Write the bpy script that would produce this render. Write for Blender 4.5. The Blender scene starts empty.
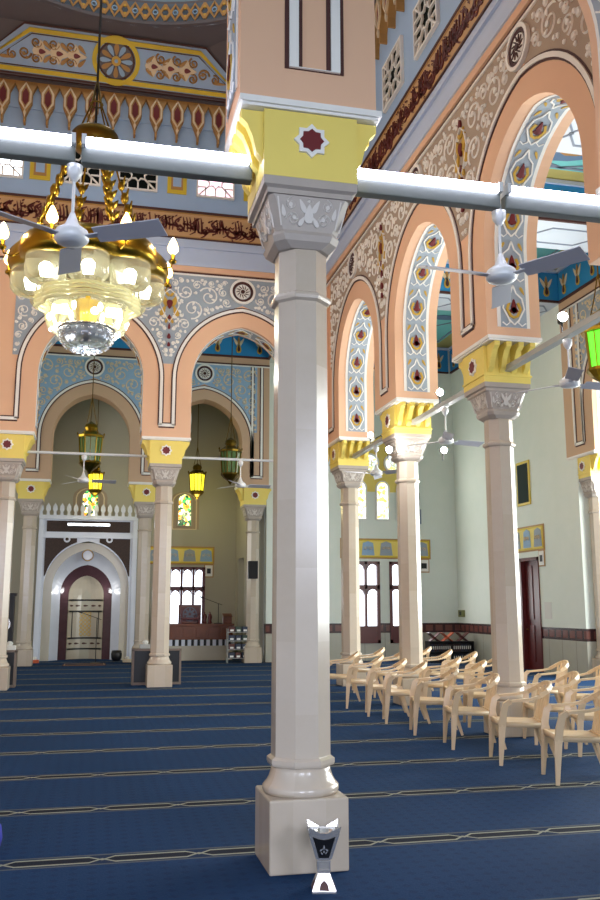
import bpy, bmesh, math, random
from mathutils import Vector, Matrix
PI = math.pi
S = bpy.context.scene
COL = S.collection

# ------------------------------------------------------------------ materials
def lin(c):
    return tuple(((v/255)/12.92 if v/255 <= .04045 else ((v/255+.055)/1.055)**2.4) for v in c) + (1,)

class NT:
    """tiny helper for shader maths"""
    def __init__(s, mat):
        mat.use_nodes = True
        s.t = mat.node_tree; s.n = s.t.nodes; s.l = s.t.links
        s.b = s.n['Principled BSDF']
    def node(s, k, **kw):
        nd = s.n.new(k)
        for a, v in kw.items(): setattr(nd, a, v)
        return nd
    def put(s, sock, v):
        if hasattr(v, 'is_output'): s.l.new(v, sock)
        else: sock.default_value = v
    def m(s, op, a, b=0.0, c=0.0):
        nd = s.node('ShaderNodeMath', operation=op)
        s.put(nd.inputs[0], a); s.put(nd.inputs[1], b); s.put(nd.inputs[2], c)
        return nd.outputs[0]
    def mix(s, f, a, b):
        nd = s.node('ShaderNodeMix', data_type='RGBA')
        s.put(nd.inputs[0], f); s.put(nd.inputs[6], a); s.put(nd.inputs[7], b)
        return nd.outputs[2]
    def pos(s, kind='Object'):
        c = s.node('ShaderNodeTexCoord'); sp = s.node('ShaderNodeSeparateXYZ')
        s.l.new(c.outputs[kind], sp.inputs[0])
        return c.outputs[kind], sp.outputs[0], sp.outputs[1], sp.outputs[2]
    def noise(s, vec, scale, detail=3, rough=.6):
        nd = s.node('ShaderNodeTexNoise'); s.l.new(vec, nd.inputs['Vector'])
        nd.inputs['Scale'].default_value = scale; nd.inputs['Detail'].default_value = detail
        nd.inputs['Roughness'].default_value = rough
        return nd.outputs[0]
    def bump(s, h, st=.2, d=.01):
        nd = s.node('ShaderNodeBump'); nd.inputs['Strength'].default_value = st; nd.inputs['Distance'].default_value = d
        s.l.new(h, nd.inputs['Height']); s.l.new(nd.outputs[0], s.b.inputs['Normal'])

MATS = {}
def mat(name, rgb, rough=.6, metal=0, var=.06, scale=3, emit=0, emit_rgb=None, trans=0, bump=0, spec=.5, alpha=1, coat=0):
    if name in MATS: return MATS[name]
    M = bpy.data.materials.new(name); t = NT(M); b = t.b
    c = lin(rgb)
    if var > 0:
        v, x, y, z = t.pos()
        n = t.noise(v, scale)
        dk = tuple(q*(1-var*1.6) for q in c[:3])+(1,); lt = tuple(min(1, q*(1+var)) for q in c[:3])+(1,)
        t.l.new(t.mix(n, dk, lt), b.inputs['Base Color'])
        if bump: t.bump(t.noise(v, scale*12), bump, .005)
    else:
        b.inputs['Base Color'].default_value = c
    b.inputs['Roughness'].default_value = rough; b.inputs['Metallic'].default_value = metal
    b.inputs['Specular IOR Level'].default_value = spec
    b.inputs['Transmission Weight'].default_value = trans
    b.inputs['Coat Weight'].default_value = coat
    b.inputs['Alpha'].default_value = alpha
    if emit:
        b.inputs['Emission Color'].default_value = lin(emit_rgb or rgb); b.inputs['Emission Strength'].default_value = emit
    MATS[name] = M
    return M

PEACH = mat('peach_plaster', (232, 188, 154), .65, scale=1.3, var=.03)
SAND  = mat('sand_plaster', (205, 172, 142), .7, scale=1.3, var=.03)
WHITE = mat('white_relief', (242, 240, 234), .55, var=.03)
CREAM = mat('cream_relief', (226, 208, 176), .6, var=.04)
DARK  = mat('dark_brown_line', (74, 38, 34), .6, var=.05)
RED   = mat('dark_red_paint', (110, 24, 30), .5, var=.08)
GOLD  = mat('gold_paint', (205, 165, 62), .45, var=.1, scale=9)
OCHRE = mat('ochre_paint', (178, 134, 74), .55, var=.06)
BAND  = mat('tan_band', (200, 160, 112), .6, var=.05)
SCRIPT= mat('maroon_script', (98, 34, 24), .55, var=.05)
BLUEW = mat('pale_blue_plaster', (160, 188, 222), .65, var=.03)
BLUEL = mat('light_blue_moulding', (190, 206, 232), .6, var=.02)
SKY   = mat('sky_blue_cornice', (42, 140, 200), .5, var=.05)
TEAL  = mat('teal_ceiling', (120, 205, 205), .6, var=.04)
OLIVE = mat('olive_ceiling', (196, 186, 110), .6, var=.04)
CEILW = mat('white_ceiling', (205, 216, 228), .6, var=.03)
GREYB = mat('grey_blue_ground', (160, 172, 184), .7, var=.05)
TANB  = mat('tan_ground', (170, 152, 134), .7, var=.05)
BLUEB = mat('blue_ground', (152, 184, 214), .7, var=.05)
YELLOW= mat('yellow_paint', (240, 218, 112), .55, var=.02)
YFRAME= mat('yellow_frame', (216, 188, 40), .5, var=.05)
GREYC = mat('grey_brown_cornice', (98, 92, 96), .6, var=.06)
PGREEN= mat('pale_green_wall', (228, 236, 228), .65, var=.02, scale=.6)
KHAKI = mat('khaki_wall', (176, 172, 156), .75, var=.03, scale=.6)
PLAST = mat('beige_plastic', (226, 200, 162), .33, var=.02)
PLAST2= mat('beige_plastic_worn', (222, 196, 150), .33, var=.03)
METAL = mat('grey_metal', (168, 170, 166), .45, .15, var=.04)
WMETAL= mat('white_metal', (225, 228, 230), .4, .1, var=.02)
CHROME= mat('polished_silver', (214, 210, 206), .22, .75, var=.03)
BLACK = mat('black_panel', (14, 14, 17), .45, var=.1)
BRASS = mat('brass', (150, 122, 40), .3, 1, var=.12, scale=8)
DBRASS= mat('aged_brass', (106, 84, 26), .35, .9, var=.15, scale=8)
WOOD  = mat('brown_wood', (112, 58, 28), .4, var=.25, scale=6)
DWOOD = mat('dark_red_wood', (92, 24, 22), .35, var=.15, scale=5)
GLASSY= mat('pale_glass', (236, 238, 222), .05, var=0, trans=.85, emit=.06, emit_rgb=(255, 246, 190))
CLEAR = mat('clear_crystal', (230, 236, 245), .03, var=0, trans=.9)
BULBW = mat('white_bulb', (255, 250, 240), .3, var=0, emit=14)
BULBY = mat('warm_bulb', (255, 214, 130), .3, var=0, emit=14, emit_rgb=(255, 206, 120))
TUBE  = mat('fluorescent_tube', (240, 240, 255), .3, var=0, emit=15, emit_rgb=(232, 232, 255))
DAY   = mat('daylit_pane', (240, 246, 255), .4, var=0, emit=2.2, emit_rgb=(236, 244, 255))
DAYP  = mat('pink_daylit_pane', (240, 200, 220), .4, var=0, emit=1.3, emit_rgb=(244, 206, 226))
NIGHT = mat('dark_pane', (20, 26, 24), .9, var=.2, spec=.1)
LGREEN= mat('lit_green_glass', (60, 150, 40), .2, var=0, emit=1.1, emit_rgb=(90, 220, 40))
DGREEN= mat('dim_green_glass', (70, 100, 50), .15, var=.2, emit=.12)
LYEL  = mat('lit_yellow_glass', (230, 210, 60), .2, var=0, emit=2.0, emit_rgb=(236, 226, 50))
PAPER = mat('white_paper', (225, 225, 220), .7, var=.03)
STONEB= mat('brown_inlay', (58, 38, 30), .6, var=.5, scale=30)
WMARB = mat('white_marble', (214, 220, 232), .18, var=.05, scale=2)
BMARB = mat('beige_marble', (190, 182, 164), .22, var=.06, scale=2)
RMARB = mat('red_marble', (82, 58, 64), .14, var=.2, scale=6)
CAPM  = mat('carved_grey_stone', (178, 168, 158), .5, var=.08, scale=8)
CAPL  = mat('carved_light_stone', (214, 208, 200), .5, var=.04)
BLUEF = mat('blue_cloth', (16, 34, 150), .8, var=.1)
ORANGE= mat('orange_wood', (190, 84, 40), .4, var=.1)
DFAN  = mat('fan_grey', (190, 190, 198), .45, .1, var=.02)

def stained(name, scale, strength, cols):
    M = bpy.data.materials.new(name); t = NT(M)
    v, x, y, z = t.pos()
    vo = t.node('ShaderNodeTexVoronoi'); t.l.new(v, vo.inputs['Vector']); vo.inputs['Scale'].default_value = scale
    w = t.node('ShaderNodeTexWhiteNoise', noise_dimensions='3D'); t.l.new(vo.outputs['Position'], w.inputs['Vector'])
    r = t.node('ShaderNodeValToRGB'); r.color_ramp.interpolation = 'CONSTANT'
    while len(r.color_ramp.elements) < len(cols): r.color_ramp.elements.new(.5)
    for i, (e, c) in enumerate(zip(r.color_ramp.elements, cols)):
        e.position = i/len(cols); e.color = lin(c)
    t.l.new(w.outputs[0], r.inputs[0])
    t.l.new(r.outputs[0], t.b.inputs['Base Color']); t.l.new(r.outputs[0], t.b.inputs['Emission Color'])
    t.b.inputs['Emission Strength'].default_value = strength; t.b.inputs['Roughness'].default_value = .2
    return M
STAIN = stained('stained_glass', 11, 1.6, [(30, 90, 50), (250, 240, 160), (240, 200, 60), (20, 60, 40), (255, 255, 235), (220, 130, 40), (60, 170, 90)])
STAINP = stained('pale_stained_glass', 12, 1.3, [(235, 240, 225), (240, 200, 90), (250, 250, 245), (190, 215, 190), (236, 226, 120), (205, 225, 235)])

def marble():
    M = bpy.data.materials.new('column_marble'); t = NT(M)
    v, x, y, z = t.pos()
    n1 = t.noise(v, 2.2, 5); n2 = t.noise(v, 9, 4)
    # dressed blocks: each drum and facet has its own tone
    ang = t.m('ARCTAN2', y, x)
    seg = t.m('FLOOR', t.m('DIVIDE', t.m('ADD', ang, PI/8+.001), PI/4))
    blk = t.m('FLOOR', t.m('DIVIDE', t.m('ADD', z, t.m('MULTIPLY', t.m('MODULO', seg, 2.0), .45)), .92))
    cmb = t.node('ShaderNodeCombineXYZ'); t.l.new(seg, cmb.inputs[0]); t.l.new(blk, cmb.inputs[1])
    w = t.node('ShaderNodeTexWhiteNoise', noise_dimensions='3D'); t.l.new(cmb.outputs[0], w.inputs['Vector'])
    base = t.mix(w.outputs[0], lin((184, 170, 150)), lin((206, 195, 180)))
    c = t.mix(t.m('MULTIPLY', n1, .5), base, lin((172, 156, 138)))
    c = t.mix(t.m('MULTIPLY', n2, .25), c, lin((216, 208, 198)))
    t.l.new(c, t.b.inputs['Base Color'])
    t.b.inputs['Roughness'].default_value = .2
    return M
MARBLE = marble()

def carpet():
    M = bpy.data.materials.new('blue_carpet'); t = NT(M)
    v, x, y, z = t.pos()
    n = t.noise(v, .7, 2); nf = t.noise(v, 60, 3, .8)
    per = 1.46
    d = t.m('MULTIPLY', t.m('SUBTRACT', t.m('FRACT', t.m('ADD', t.m('DIVIDE', t.m('SUBTRACT', y, 6.12), per), .5)), .5), per)
    ad = t.m('ABSOLUTE', d)
    u = t.m('FRACT', t.m('DIVIDE', t.m('ADD', x, .5), .62))
    tt = t.m('MULTIPLY', t.m('ABSOLUTE', t.m('SUBTRACT', u, .5)), 2.0)
    amp = t.m('MULTIPLY', t.m('SUBTRACT', t.m('MINIMUM', t.m('MULTIPLY', t.m('SUBTRACT', 1.0, tt), 4.5), 1.2), .2), .062)
    line = t.m('LESS_THAN', t.m('ABSOLUTE', t.m('SUBTRACT', ad, t.m('ABSOLUTE', amp))), .013)
    edge = t.m('LESS_THAN', t.m('ABSOLUTE', t.m('SUBTRACT', ad, .108)), .012)
    inside = t.m('LESS_THAN', ad, t.m('ABSOLUTE', amp))
    zone = t.m('LESS_THAN', ad, .12)
    # small repeating motif in the pile
    gx = t.m('ABSOLUTE', t.m('SUBTRACT', t.m('FRACT', t.m('MULTIPLY', x, 9.0)), .5))
    gy = t.m('ABSOLUTE', t.m('SUBTRACT', t.m('FRACT', t.m('MULTIPLY', y, 9.0)), .5))
    dot = t.m('LESS_THAN', t.m('ADD', gx, gy), .3)
    base = t.mix(n, lin((10, 38, 72)), lin((16, 52, 94)))
    base = t.mix(t.m('MULTIPLY', dot, .55), base, lin((6, 26, 62)))
    base = t.mix(t.m('MULTIPLY', nf, .5), base, lin((28, 70, 112)))
    c = t.mix(zone, base, lin((24, 44, 74)))
    c = t.mix(t.m('MULTIPLY', inside, zone), c, lin((22, 28, 44)))
    c = t.mix(t.m('MULTIPLY', line, zone), c, lin((150, 152, 136)))
    c = t.mix(t.m('MULTIPLY', edge, .6), c, lin((104, 110, 108)))
    t.l.new(c, t.b.inputs['Base Color']); t.b.inputs['Roughness'].default_value = .92
    t.b.inputs['Specular IOR Level'].default_value = .15
    t.bump(nf, .5, .01)
    return M
CARPET = carpet()

def dado():
    M = bpy.data.materials.new('wall_with_tile_dado'); t = NT(M)
    v, x, y, z = t.pos()
    s = t.m('ADD', x, y)
    low = t.m('LESS_THAN', z, 1.08); band = t.m('LESS_THAN', t.m('ABSOLUTE', t.m('SUBTRACT', z, .94)), .14)
    cell = t.m('LESS_THAN', t.m('ABSOLUTE', t.m('SUBTRACT', t.m('FRACT', t.m('MULTIPLY', s, 3.2)), .5)), .36)
    ins = t.m('MULTIPLY', cell, t.m('LESS_THAN', t.m('ABSOLUTE', t.m('SUBTRACT', z, .94)), .085))
    n = t.noise(v, 2.0)
    jo = t.m('LESS_THAN', t.m('FRACT', t.m('MULTIPLY', s, 1.6)), .02)
    wallc = t.mix(n, lin((222, 232, 222)), lin((234, 240, 232)))
    tile = t.mix(n, lin((164, 164, 152)), lin((188, 186, 172)))
    tile = t.mix(jo, tile, lin((120, 116, 108)))
    c = t.mix(low, wallc, tile)
    c = t.mix(band, c, lin((62, 34, 34)))
    c = t.mix(ins, c, lin((112, 66, 58)))
    t.l.new(c, t.b.inputs['Base Color'])
    t.l.new(t.m('SUBTRACT', .65, t.m('MULTIPLY', low, .4)), t.b.inputs['Roughness'])
    return M
DADO = dado()

# ------------------------------------------------------------------ mesh builder
class MB:
    def __init__(s): s.v = []; s.f = []; s.mi = []; s.mats = []; s.cur = 0; s.sm = []; s.smooth = False
    def mat(s, m):
        if m not in s.mats: s.mats.append(m)
        s.cur = s.mats.index(m); return s
    def add(s, vs, fs):
        o = len(s.v); s.v += [tuple(p) for p in vs]
        for f in fs: s.f.append([i+o for i in f]); s.mi.append(s.cur); s.sm.append(s.smooth)
        return s
    def box(s, x0, x1, y0, y1, z0, z1):
        return s.add([(x, y, z) for z in (z0, z1) for y in (y0, y1) for x in (x0, x1)],
                     [(0, 2, 3, 1), (4, 5, 7, 6), (0, 1, 5, 4), (2, 6, 7, 3), (0, 4, 6, 2), (1, 3, 7, 5)])
    def rings(s, rs, caps=True):
        n = len(rs[0]); o = []
        for r in rs: o += r
        fs = [(k*n+i, k*n+(i+1) % n, (k+1)*n+(i+1) % n, (k+1)*n+i) for k in range(len(rs)-1) for i in range(n)]
        if caps: fs += [tuple(reversed(range(n))), tuple(range((len(rs)-1)*n, len(rs)*n))]
        return s.add(o, fs)
    def lathe(s, prof, n=24, c=(0, 0, 0), rot=0, fn=None, caps=True):
        return s.rings([[(c[0]+r*(fn(2*PI*i/n) if fn else 1)*math.cos(2*PI*i/n+rot), c[1]+r*(fn(2*PI*i/n) if fn else 1)*math.sin(2*PI*i/n+rot), c[2]+z)
                         for i in range(n)] for r, z in prof], caps)
    def tube(s, pts, r, n=6, closed=False):
        pts = [Vector(p) for p in pts]; rs = []; m = len(pts)
        up = None
        for i, p in enumerate(pts):
            if closed: t = pts[(i+1) % m]-pts[i-1]
            else: t = pts[min(i+1, m-1)]-pts[max(i-1, 0)]
            t.normalize()
            if up is None: up = Vector((0, 0, 1)) if abs(t.z) < .9 else Vector((1, 0, 0))
            a = t.cross(up)
            if a.length < 1e-4: a = t.cross(Vector((0, 1, 0)))
            a.normalize(); b = a.cross(t); up = b
            rr = r(i/(m-1)) if callable(r) else r
            rs.append([tuple(p+a*rr*math.cos(2*PI*k/n)+b*rr*math.sin(2*PI*k/n)) for k in range(n)])
        if closed: rs.append(rs[0])
        return s.rings(rs, not closed)
    def sweep(s, pts, w, h, side):
        """rectangular section; side = fixed direction of the width w"""
        pts = [Vector(p) for p in pts]; rs = []; m = len(pts)
        for i, p in enumerate(pts):
            t = (pts[min(i+1, m-1)]-pts[max(i-1, 0)]).normalized()
            sd = side(i) if callable(side) else Vector(side)
            sd = (sd - t*sd.dot(t)).normalized(); nn = t.cross(sd)
            ww = w(i/(m-1)) if callable(w) else w; hh = h(i/(m-1)) if callable(h) else h
            rs.append([tuple(p+sd*a*ww/2+nn*b*hh/2) for a, b in ((-1, -1), (1, -1), (1, 1), (-1, 1))])
        return s.rings(rs)
    def sphere(s, c, r, n=10, k=6, sz=1):
        return s.lathe([(max(r*math.sin(PI*j/k), 1e-4), -r*sz*math.cos(PI*j/k)) for j in range(k+1)], n, c)
    # --- relief on a mapped surface  M(u,v,d) -> xyz
    def poly(s, M, pts, d, base=0.0):
        n = len(pts)
        vs = [M(u, v, base) for u, v in pts]+[M(u, v, d) for u, v in pts]
        return s.add(vs, [tuple(range(n, 2*n))]+[(i, (i+1) % n, n+(i+1) % n, n+i) for i in range(n)])
    def ribbon(s, M, pts, w, d, closed=False, base=0.0):
        n = len(pts); L = []
        for i in range(n):
            if closed: a = pts[i-1]; b = pts[(i+1) % n]
            else: a = pts[max(i-1, 0)]; b = pts[min(i+1, n-1)]
            tu, tv = b[0]-a[0], b[1]-a[1]; q = math.hypot(tu, tv) or 1
            ww = (w(i/(n-1)) if callable(w) else w)/2
            L.append((-tv/q*ww, tu/q*ww))
        vs = []
        for (u, v), (a, b) in zip(pts, L):
            vs += [M(u+a, v+b, base), M(u+a, v+b, d), M(u-a, v-b, d), M(u-a, v-b, base)]
        fs = []
        for i in range(n if closed else n-1):
            j = (i+1) % n
            for k in range(3): fs.append((4*i+k, 4*j+k, 4*j+k+1, 4*i+k+1))
        return s.add(vs, fs)
    def ridge(s, M, pts, w, d):
        n = len(pts); vs = []
        for i, (u, v) in enumerate(pts):
            a = pts[max(i-1, 0)]; b = pts[min(i+1, n-1)]
            tu, tv = b[0]-a[0], b[1]-a[1]; q = math.hypot(tu, tv) or 1
            ww = (w(i/(n-1)) if callable(w) else w)/2
            vs += [M(u-tv/q*ww, v+tu/q*ww, 0), M(u, v, d), M(u+tv/q*ww, v-tu/q*ww, 0)]
        fs = []
        for i in range(n-1): fs += [(3*i, 3*i+3, 3*i+4, 3*i+1), (3*i+1, 3*i+4, 3*i+5, 3*i+2)]
        return s.add(vs, fs)
    def disc(s, M, cu, cv, r, d, n=16): return s.poly(M, [(cu+r*math.cos(2*PI*i/n), cv+r*math.sin(2*PI*i/n)) for i in range(n)], d)
    def circ(s, M, cu, cv, r, w, d, n=20): return s.ribbon(M, [(cu+r*math.cos(2*PI*i/n), cv+r*math.sin(2*PI*i/n)) for i in range(n)], w, d, True)
    def leaf(s, M, cu, cv, L, w, ang, d):
        pts = []
        for i in range(12):
            a = 2*PI*i/12; x = L/2*math.cos(a); y = w/2*math.sin(a)*(1-.55*math.cos(a))
            pts.append((cu+x*math.cos(ang)-y*math.sin(ang), cv+x*math.sin(ang)+y*math.cos(ang)))
        return s.poly(M, pts, d)
    def spiral(s, M, cu, cv, r, w, d, a0=0, sgn=1, turns=1.35):
        n = max(12, int(16*turns)); pts = []
        for i in range(n+1):
            t = i/n; rr = r*(1-.78*t); a = a0+sgn*2*PI*turns*t
            pts.append((cu+rr*math.cos(a), cv+rr*math.sin(a)))
        s.ridge(M, pts, lambda t: w*(1-.35*t), d)
        s.disc(M, pts[-1][0], pts[-1][1], w*.85, d*.9, 7)
        for k in (.18, .42):
            i = int(k*n); u, v = pts[i]; a = a0+sgn*2*PI*turns*k
            s.leaf(M, u-math.cos(a)*r*.2, v-math.sin(a)*r*.2, r*.42, r*.2, a+PI-sgn*.7, d*.8)
        return s
    def mesh(s, name):
        me = bpy.data.meshes.new(name); me.from_pydata(s.v, [], s.f)
        for m in s.mats: me.materials.append(m)
        me.polygons.foreach_set('material_index', s.mi); me.polygons.foreach_set('use_smooth', s.sm)
        me.update()
        bm = bmesh.new(); bm.from_mesh(me); bmesh.ops.recalc_face_normals(bm, faces=bm.faces); bm.to_mesh(me); bm.free()
        return me
    def build(s, name, m=None, parent=None, loc=None, bevel=0):
        if m is not None and not s.mats: s.mats = [m]
        o = bpy.data.objects.new(name, s.mesh(name)); COL.objects.link(o)
        if loc: o.location = loc
        if parent: o.parent = parent
        if bevel:
            b = o.modifiers.new('bevel', 'BEVEL'); b.width = bevel; b.segments = 2; b.limit_method = 'ANGLE'
        return o

def tag(o, label=None, cat=None, group=None, kind=None):
    for k, v in (('label', label), ('category', cat), ('group', group), ('kind', kind)):
        if v: o[k] = v
    return o
def empty(name, loc, rz=0):
    o = bpy.data.objects.new(name, None); COL.objects.link(o); o.location = loc; o.rotation_euler = (0, 0, rz)
    o.empty_display_size = .2
    return o
KIDS = {}
def copy_tree(o, parent=None):
    c = o.copy(); COL.objects.link(c); c.parent = parent
    for ch in list(o.children): copy_tree(ch, c)
    return c
def struct(o): o['kind'] = 'structure'; return o
def inst(me, name, loc, parent=None, rz=0):
    o = bpy.data.objects.new(name, me); COL.objects.link(o); o.location = loc; o.rotation_euler = (0, 0, rz)
    if parent: o.parent = parent
    return o

# ------------------------------------------------------------------ key dimensions (metres)
XC = [-1.79, 1.34, 4.45]           # columns across the hall
YP, YF, YQ = 5.76, 18.33, 25.27      # the three cross arcades
XS, YS = 5.18, [7.05, 10.6, 14.15, 17.7]   # side arcade
HL, HR, HY0, HY1 = -5.24, 4.8, 6.1, 18.0
ZL, ZT = 5.03, 13.0
XR, YE = 10.8, 25.3
ZC = 9.7

# ------------------------------------------------------------------ setting: floor, outer walls, ceilings
b = MB(); b.box(-9, 13.2, -5.2, 28.6, -.2, 0); struct(b.build('floor', CARPET))
b = MB(); b.box(-9.2, -9, -5.2, 28.6, 0, ZC); struct(b.build('wall_left', PGREEN))
b = MB(); b.box(-9.2, 13.2, -5.4, -5.2, 0, ZC); struct(b.build('wall_back', PGREEN))
b = MB(); b.box(13, 13.2, -5.2, 18.6, 0, ZC); struct(b.build('wall_right_outer', PGREEN))

def wall_with_holes(name, m, axis, c0, c1, u0, u1, z0, z1, holes):
    """wall slab across u (x or y) with rectangular holes (u0,u1,z0,z1)"""
    b = MB(); us = sorted({u0, u1, *[h[0] for h in holes], *[h[1] for h in holes]}); zs = sorted({z0, z1, *[h[2] for h in holes], *[h[3] for h in holes]})
    for i in range(len(us)-1):
        for j in range(len(zs)-1):
            cu, cz = (us[i]+us[i+1])/2, (zs[j]+zs[j+1])/2
            if any(h[0] < cu < h[1] and h[2] < cz < h[3] for h in holes): continue
            if axis == 'x': b.box(us[i], us[i+1], c0, c1, zs[j], zs[j+1])
            else: b.box(c0, c1, us[i], us[i+1], zs[j], zs[j+1])
    return struct(b.build(name, m))

# far wall of the side aisle, with two tall red windows
far = wall_with_holes('wall_far_aisle', DADO, 'x', YE, YE+.3, 4.86, XR+.2, 0, ZC,
                      [(7.45, 8.32, .5, 2.9), (8.62, 9.5, .5, 2.9)])
right = wall_with_holes('wall_right', DADO, 'y', XR, XR+.3, 18.56, YE+.3, 0, ZC, [(20.15, 21.15, 0, 2.8)])

# qibla wall behind the mihrab
qib = wall_with_holes('wall_front', KHAKI, 'x', 28.2, 28.5, -9, 4.5, 0, ZC, [(1.95, 3.44, .9, 2.8)])
# side wall of the mihrab room with a doorway
side = wall_with_holes('wall_mihrab_side', KHAKI, 'y', 4.42, 4.85, 25.56, 28.2, 0, ZC, [(26.6, 27.7, 0, 3.05)])
b = MB(); b.box(4.8, 4.86, 26.5, 27.8, 0, 3.2); struct(b.build('door_side_leaf', PGREEN)).name = 'door_4'

def arch_curve(a, R, z0, zs, n=14):
    """pointed arch, centre u=0: list of (u,z) from left foot to right foot"""
    c = R-a; rise = math.sqrt(R*R-c*c); L = [(-a, z0), (-a, zs)]
    a1 = math.atan2(rise, -c)
    for i in range(1, n+1):
        t = PI+(a1-PI)*i/n
        L.append((c+R*math.cos(t), zs+R*math.sin(t)))
    L[-1] = (0, zs+rise)
    return L+[(-u, z) for u, z in reversed(L[:-1])]

def arcade(name, Mw, piers, bays, thick, ztop, m, ends):
    """Mw(u,w,z): w=0 front face .. w=thick back; bays: (centre, a, R, zs)"""
    b = MB()
    def quad(u0, z00, z01, u1, z10, z11):
        for w in (0, thick):
            b.add([Mw(u0, w, z00), Mw(u1, w, z10), Mw(u1, w, z11), Mw(u0, w, z01)], [(0, 1, 2, 3)])
    cur = ends[0]
    for c, a, R, zs in bays:
        quad(cur, ZL, ztop, c-a, ZL, ztop)
        b.add([Mw(cur, 0, ZL), Mw(cur, thick, ZL), Mw(c-a, thick, ZL), Mw(c-a, 0, ZL)], [(0, 1, 2, 3)])
        L = arch_curve(a, R, ZL, zs)
        for (u0, z0), (u1, z1) in zip(L[:-1], L[1:]):
            if u1-u0 > 1e-5: quad(c+u0, z0, ztop, c+u1, z1, ztop)
            b.add([Mw(c+u0, 0, z0), Mw(c+u1, 0, z1), Mw(c+u1, thick, z1), Mw(c+u0, thick, z0)], [(0, 1, 2, 3)])
        cur = c+a
    quad(cur, ZL, ztop, ends[1], ZL, ztop)
    b.add([Mw(cur, 0, ZL), Mw(cur, thick, ZL), Mw(ends[1], thick, ZL), Mw(ends[1], 0, ZL)], [(0, 1, 2, 3)])
    b.add([Mw(ends[0], 0, ZL), Mw(ends[0], thick, ZL), Mw(ends[0], thick, ztop), Mw(ends[0], 0, ztop)], [(0, 1, 2, 3)])
    b.add([Mw(ends[1], 0, ZL), Mw(ends[1], thick, ZL), Mw(ends[1], thick, ztop), Mw(ends[1], 0, ztop)], [(0, 1, 2, 3)])
    b.add([Mw(ends[0], 0, ztop), Mw(ends[0], thick, ztop), Mw(ends[1], thick, ztop), Mw(ends[1], 0, ztop)], [(0, 1, 2, 3)])
    return struct(b.build(name, m))

# arch parameters
PF, AF, RF, ZSF = 3.13, 1.06, 1.25, 6.28
PS, AS, RS, ZSS = 3.55, 1.21, 1.36, 6.2
baysF = [(-3.355, AF, RF, ZSF), (-.225, AF, RF, ZSF), (2.895, AF, RF, ZSF)]
baysS = [(8.825, AS, RS, ZSS), (12.375, AS, RS, ZSS), (15.925, AS, RS, ZSS)]

wF = arcade('wall_front_arcade', lambda u, w, z: (u, 18.0+w, z), None, baysF, .62, ZT, PEACH, (HL-.6, 5.56))
wS = arcade('wall_right_arcade', lambda u, w, z: (HR+w, u, z), None, baysS, .76, ZT, PEACH, (5.42, 18.0))
wP = arcade('wall_near_arcade', lambda u, w, z: (u, 5.42+w, z), None, [(-3.355, AF, RF, ZSF), (-.225, AF, RF, ZSF), (2.9, 1.09, 1.28, ZSF)], .68, ZT, PEACH, (HL-.6, 4.8))
wQ = arcade('wall_mihrab_arcade', lambda u, w, z: (u, 24.97+w, z), None, [(-3.355, AF, RF, ZSF), (-.225, AF, RF, ZSF), (2.96, 1.1, 1.27, ZSF)], .58, ZC, SAND, (HL-.6, 4.86))
wR = arcade('wall_right_recess_arcade', lambda u, w, z: (XR+w, u, z), None, [(9.0, AS, RS, ZSS), (12.57, AS, RS, ZSS), (16.13, AS, RS, ZSS)], .7, ZC, SAND, (5.4, 18.56))
b = MB(); b.box(XR, XR+.7, 18.12, 18.56, 0, ZL); struct(b.build('wall_right_pilaster', DADO))
b = MB(); b.box(HL-.6, HL, 6.1, 18.0, 0, ZT); struct(b.build('wall_left_hall', PEACH))

# --- upper hall walls (pale blue dress above the arches) and their decoration
MF = lambda u, v, d: (u, 18.0-d, v)
MSd = lambda u, v, d: (HR-d, u, v)
MQ = lambda u, v, d: (u, 24.97-d, v)
MP = lambda u, v, d: (u, 5.42-d, v)
MR = lambda u, v, d: (XR-d, u, v)

def rect(b, M, u0, u1, v0, v1, d, base=0): return b.poly(M, [(u0, v0), (u1, v0), (u1, v1), (u0, v1)], d, base)

def upper(M, u0, u1, parent):
    b = MB()
    b.mat(BLUEW); rect(b, M, u0, u1, 10.06, 12.0, .012)
    b.mat(BLUEL); rect(b, M, u0, u1, 8.8, 9.42, .02)
    rect(b, M, u0, u1, 9.2, 9.26, .07); rect(b, M, u0, u1, 8.78, 8.86, .09); rect(b, M, u0, u1, 8.86, 8.93, .06)
    b.mat(PEACH); rect(b, M, u0, u1, 8.66, 8.78, .06)
    b.build('wall_dress', None, parent)
    b = MB(); b.mat(BAND); rect(b, M, u0, u1, 9.42, 10.02, .03)
    b.mat(DARK); rect(b, M, u0, u1, 10.0, 10.05, .05); rect(b, M, u0, u1, 9.4, 9.43, .045)
    b.mat(OCHRE); rect(b, M, u0, u1, 9.43, 9.455, .04); rect(b, M, u0, u1, 9.965, 9.995, .04)
    b.build('script_band', None, parent)
    b = MB(); b.mat(GREYC)
    rect(b, M, u0, u1, 12.55, 12.62, .22); rect(b, M, u0, u1, 12.62, 12.72, .3); rect(b, M, u0, u1, 12.76, 13.0, .4)
    b.mat(BLUEW); rect(b, M, u0, u1, 12.72, 12.76, .34); b.mat(DARK); rect(b, M, u0, u1, 12.6, 12.62, .24)
    b.build('upper_cornice', None, parent)
upper(MF, HL, HR, wF); upper(MSd, HY0, HY1-.02, wS)

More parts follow.
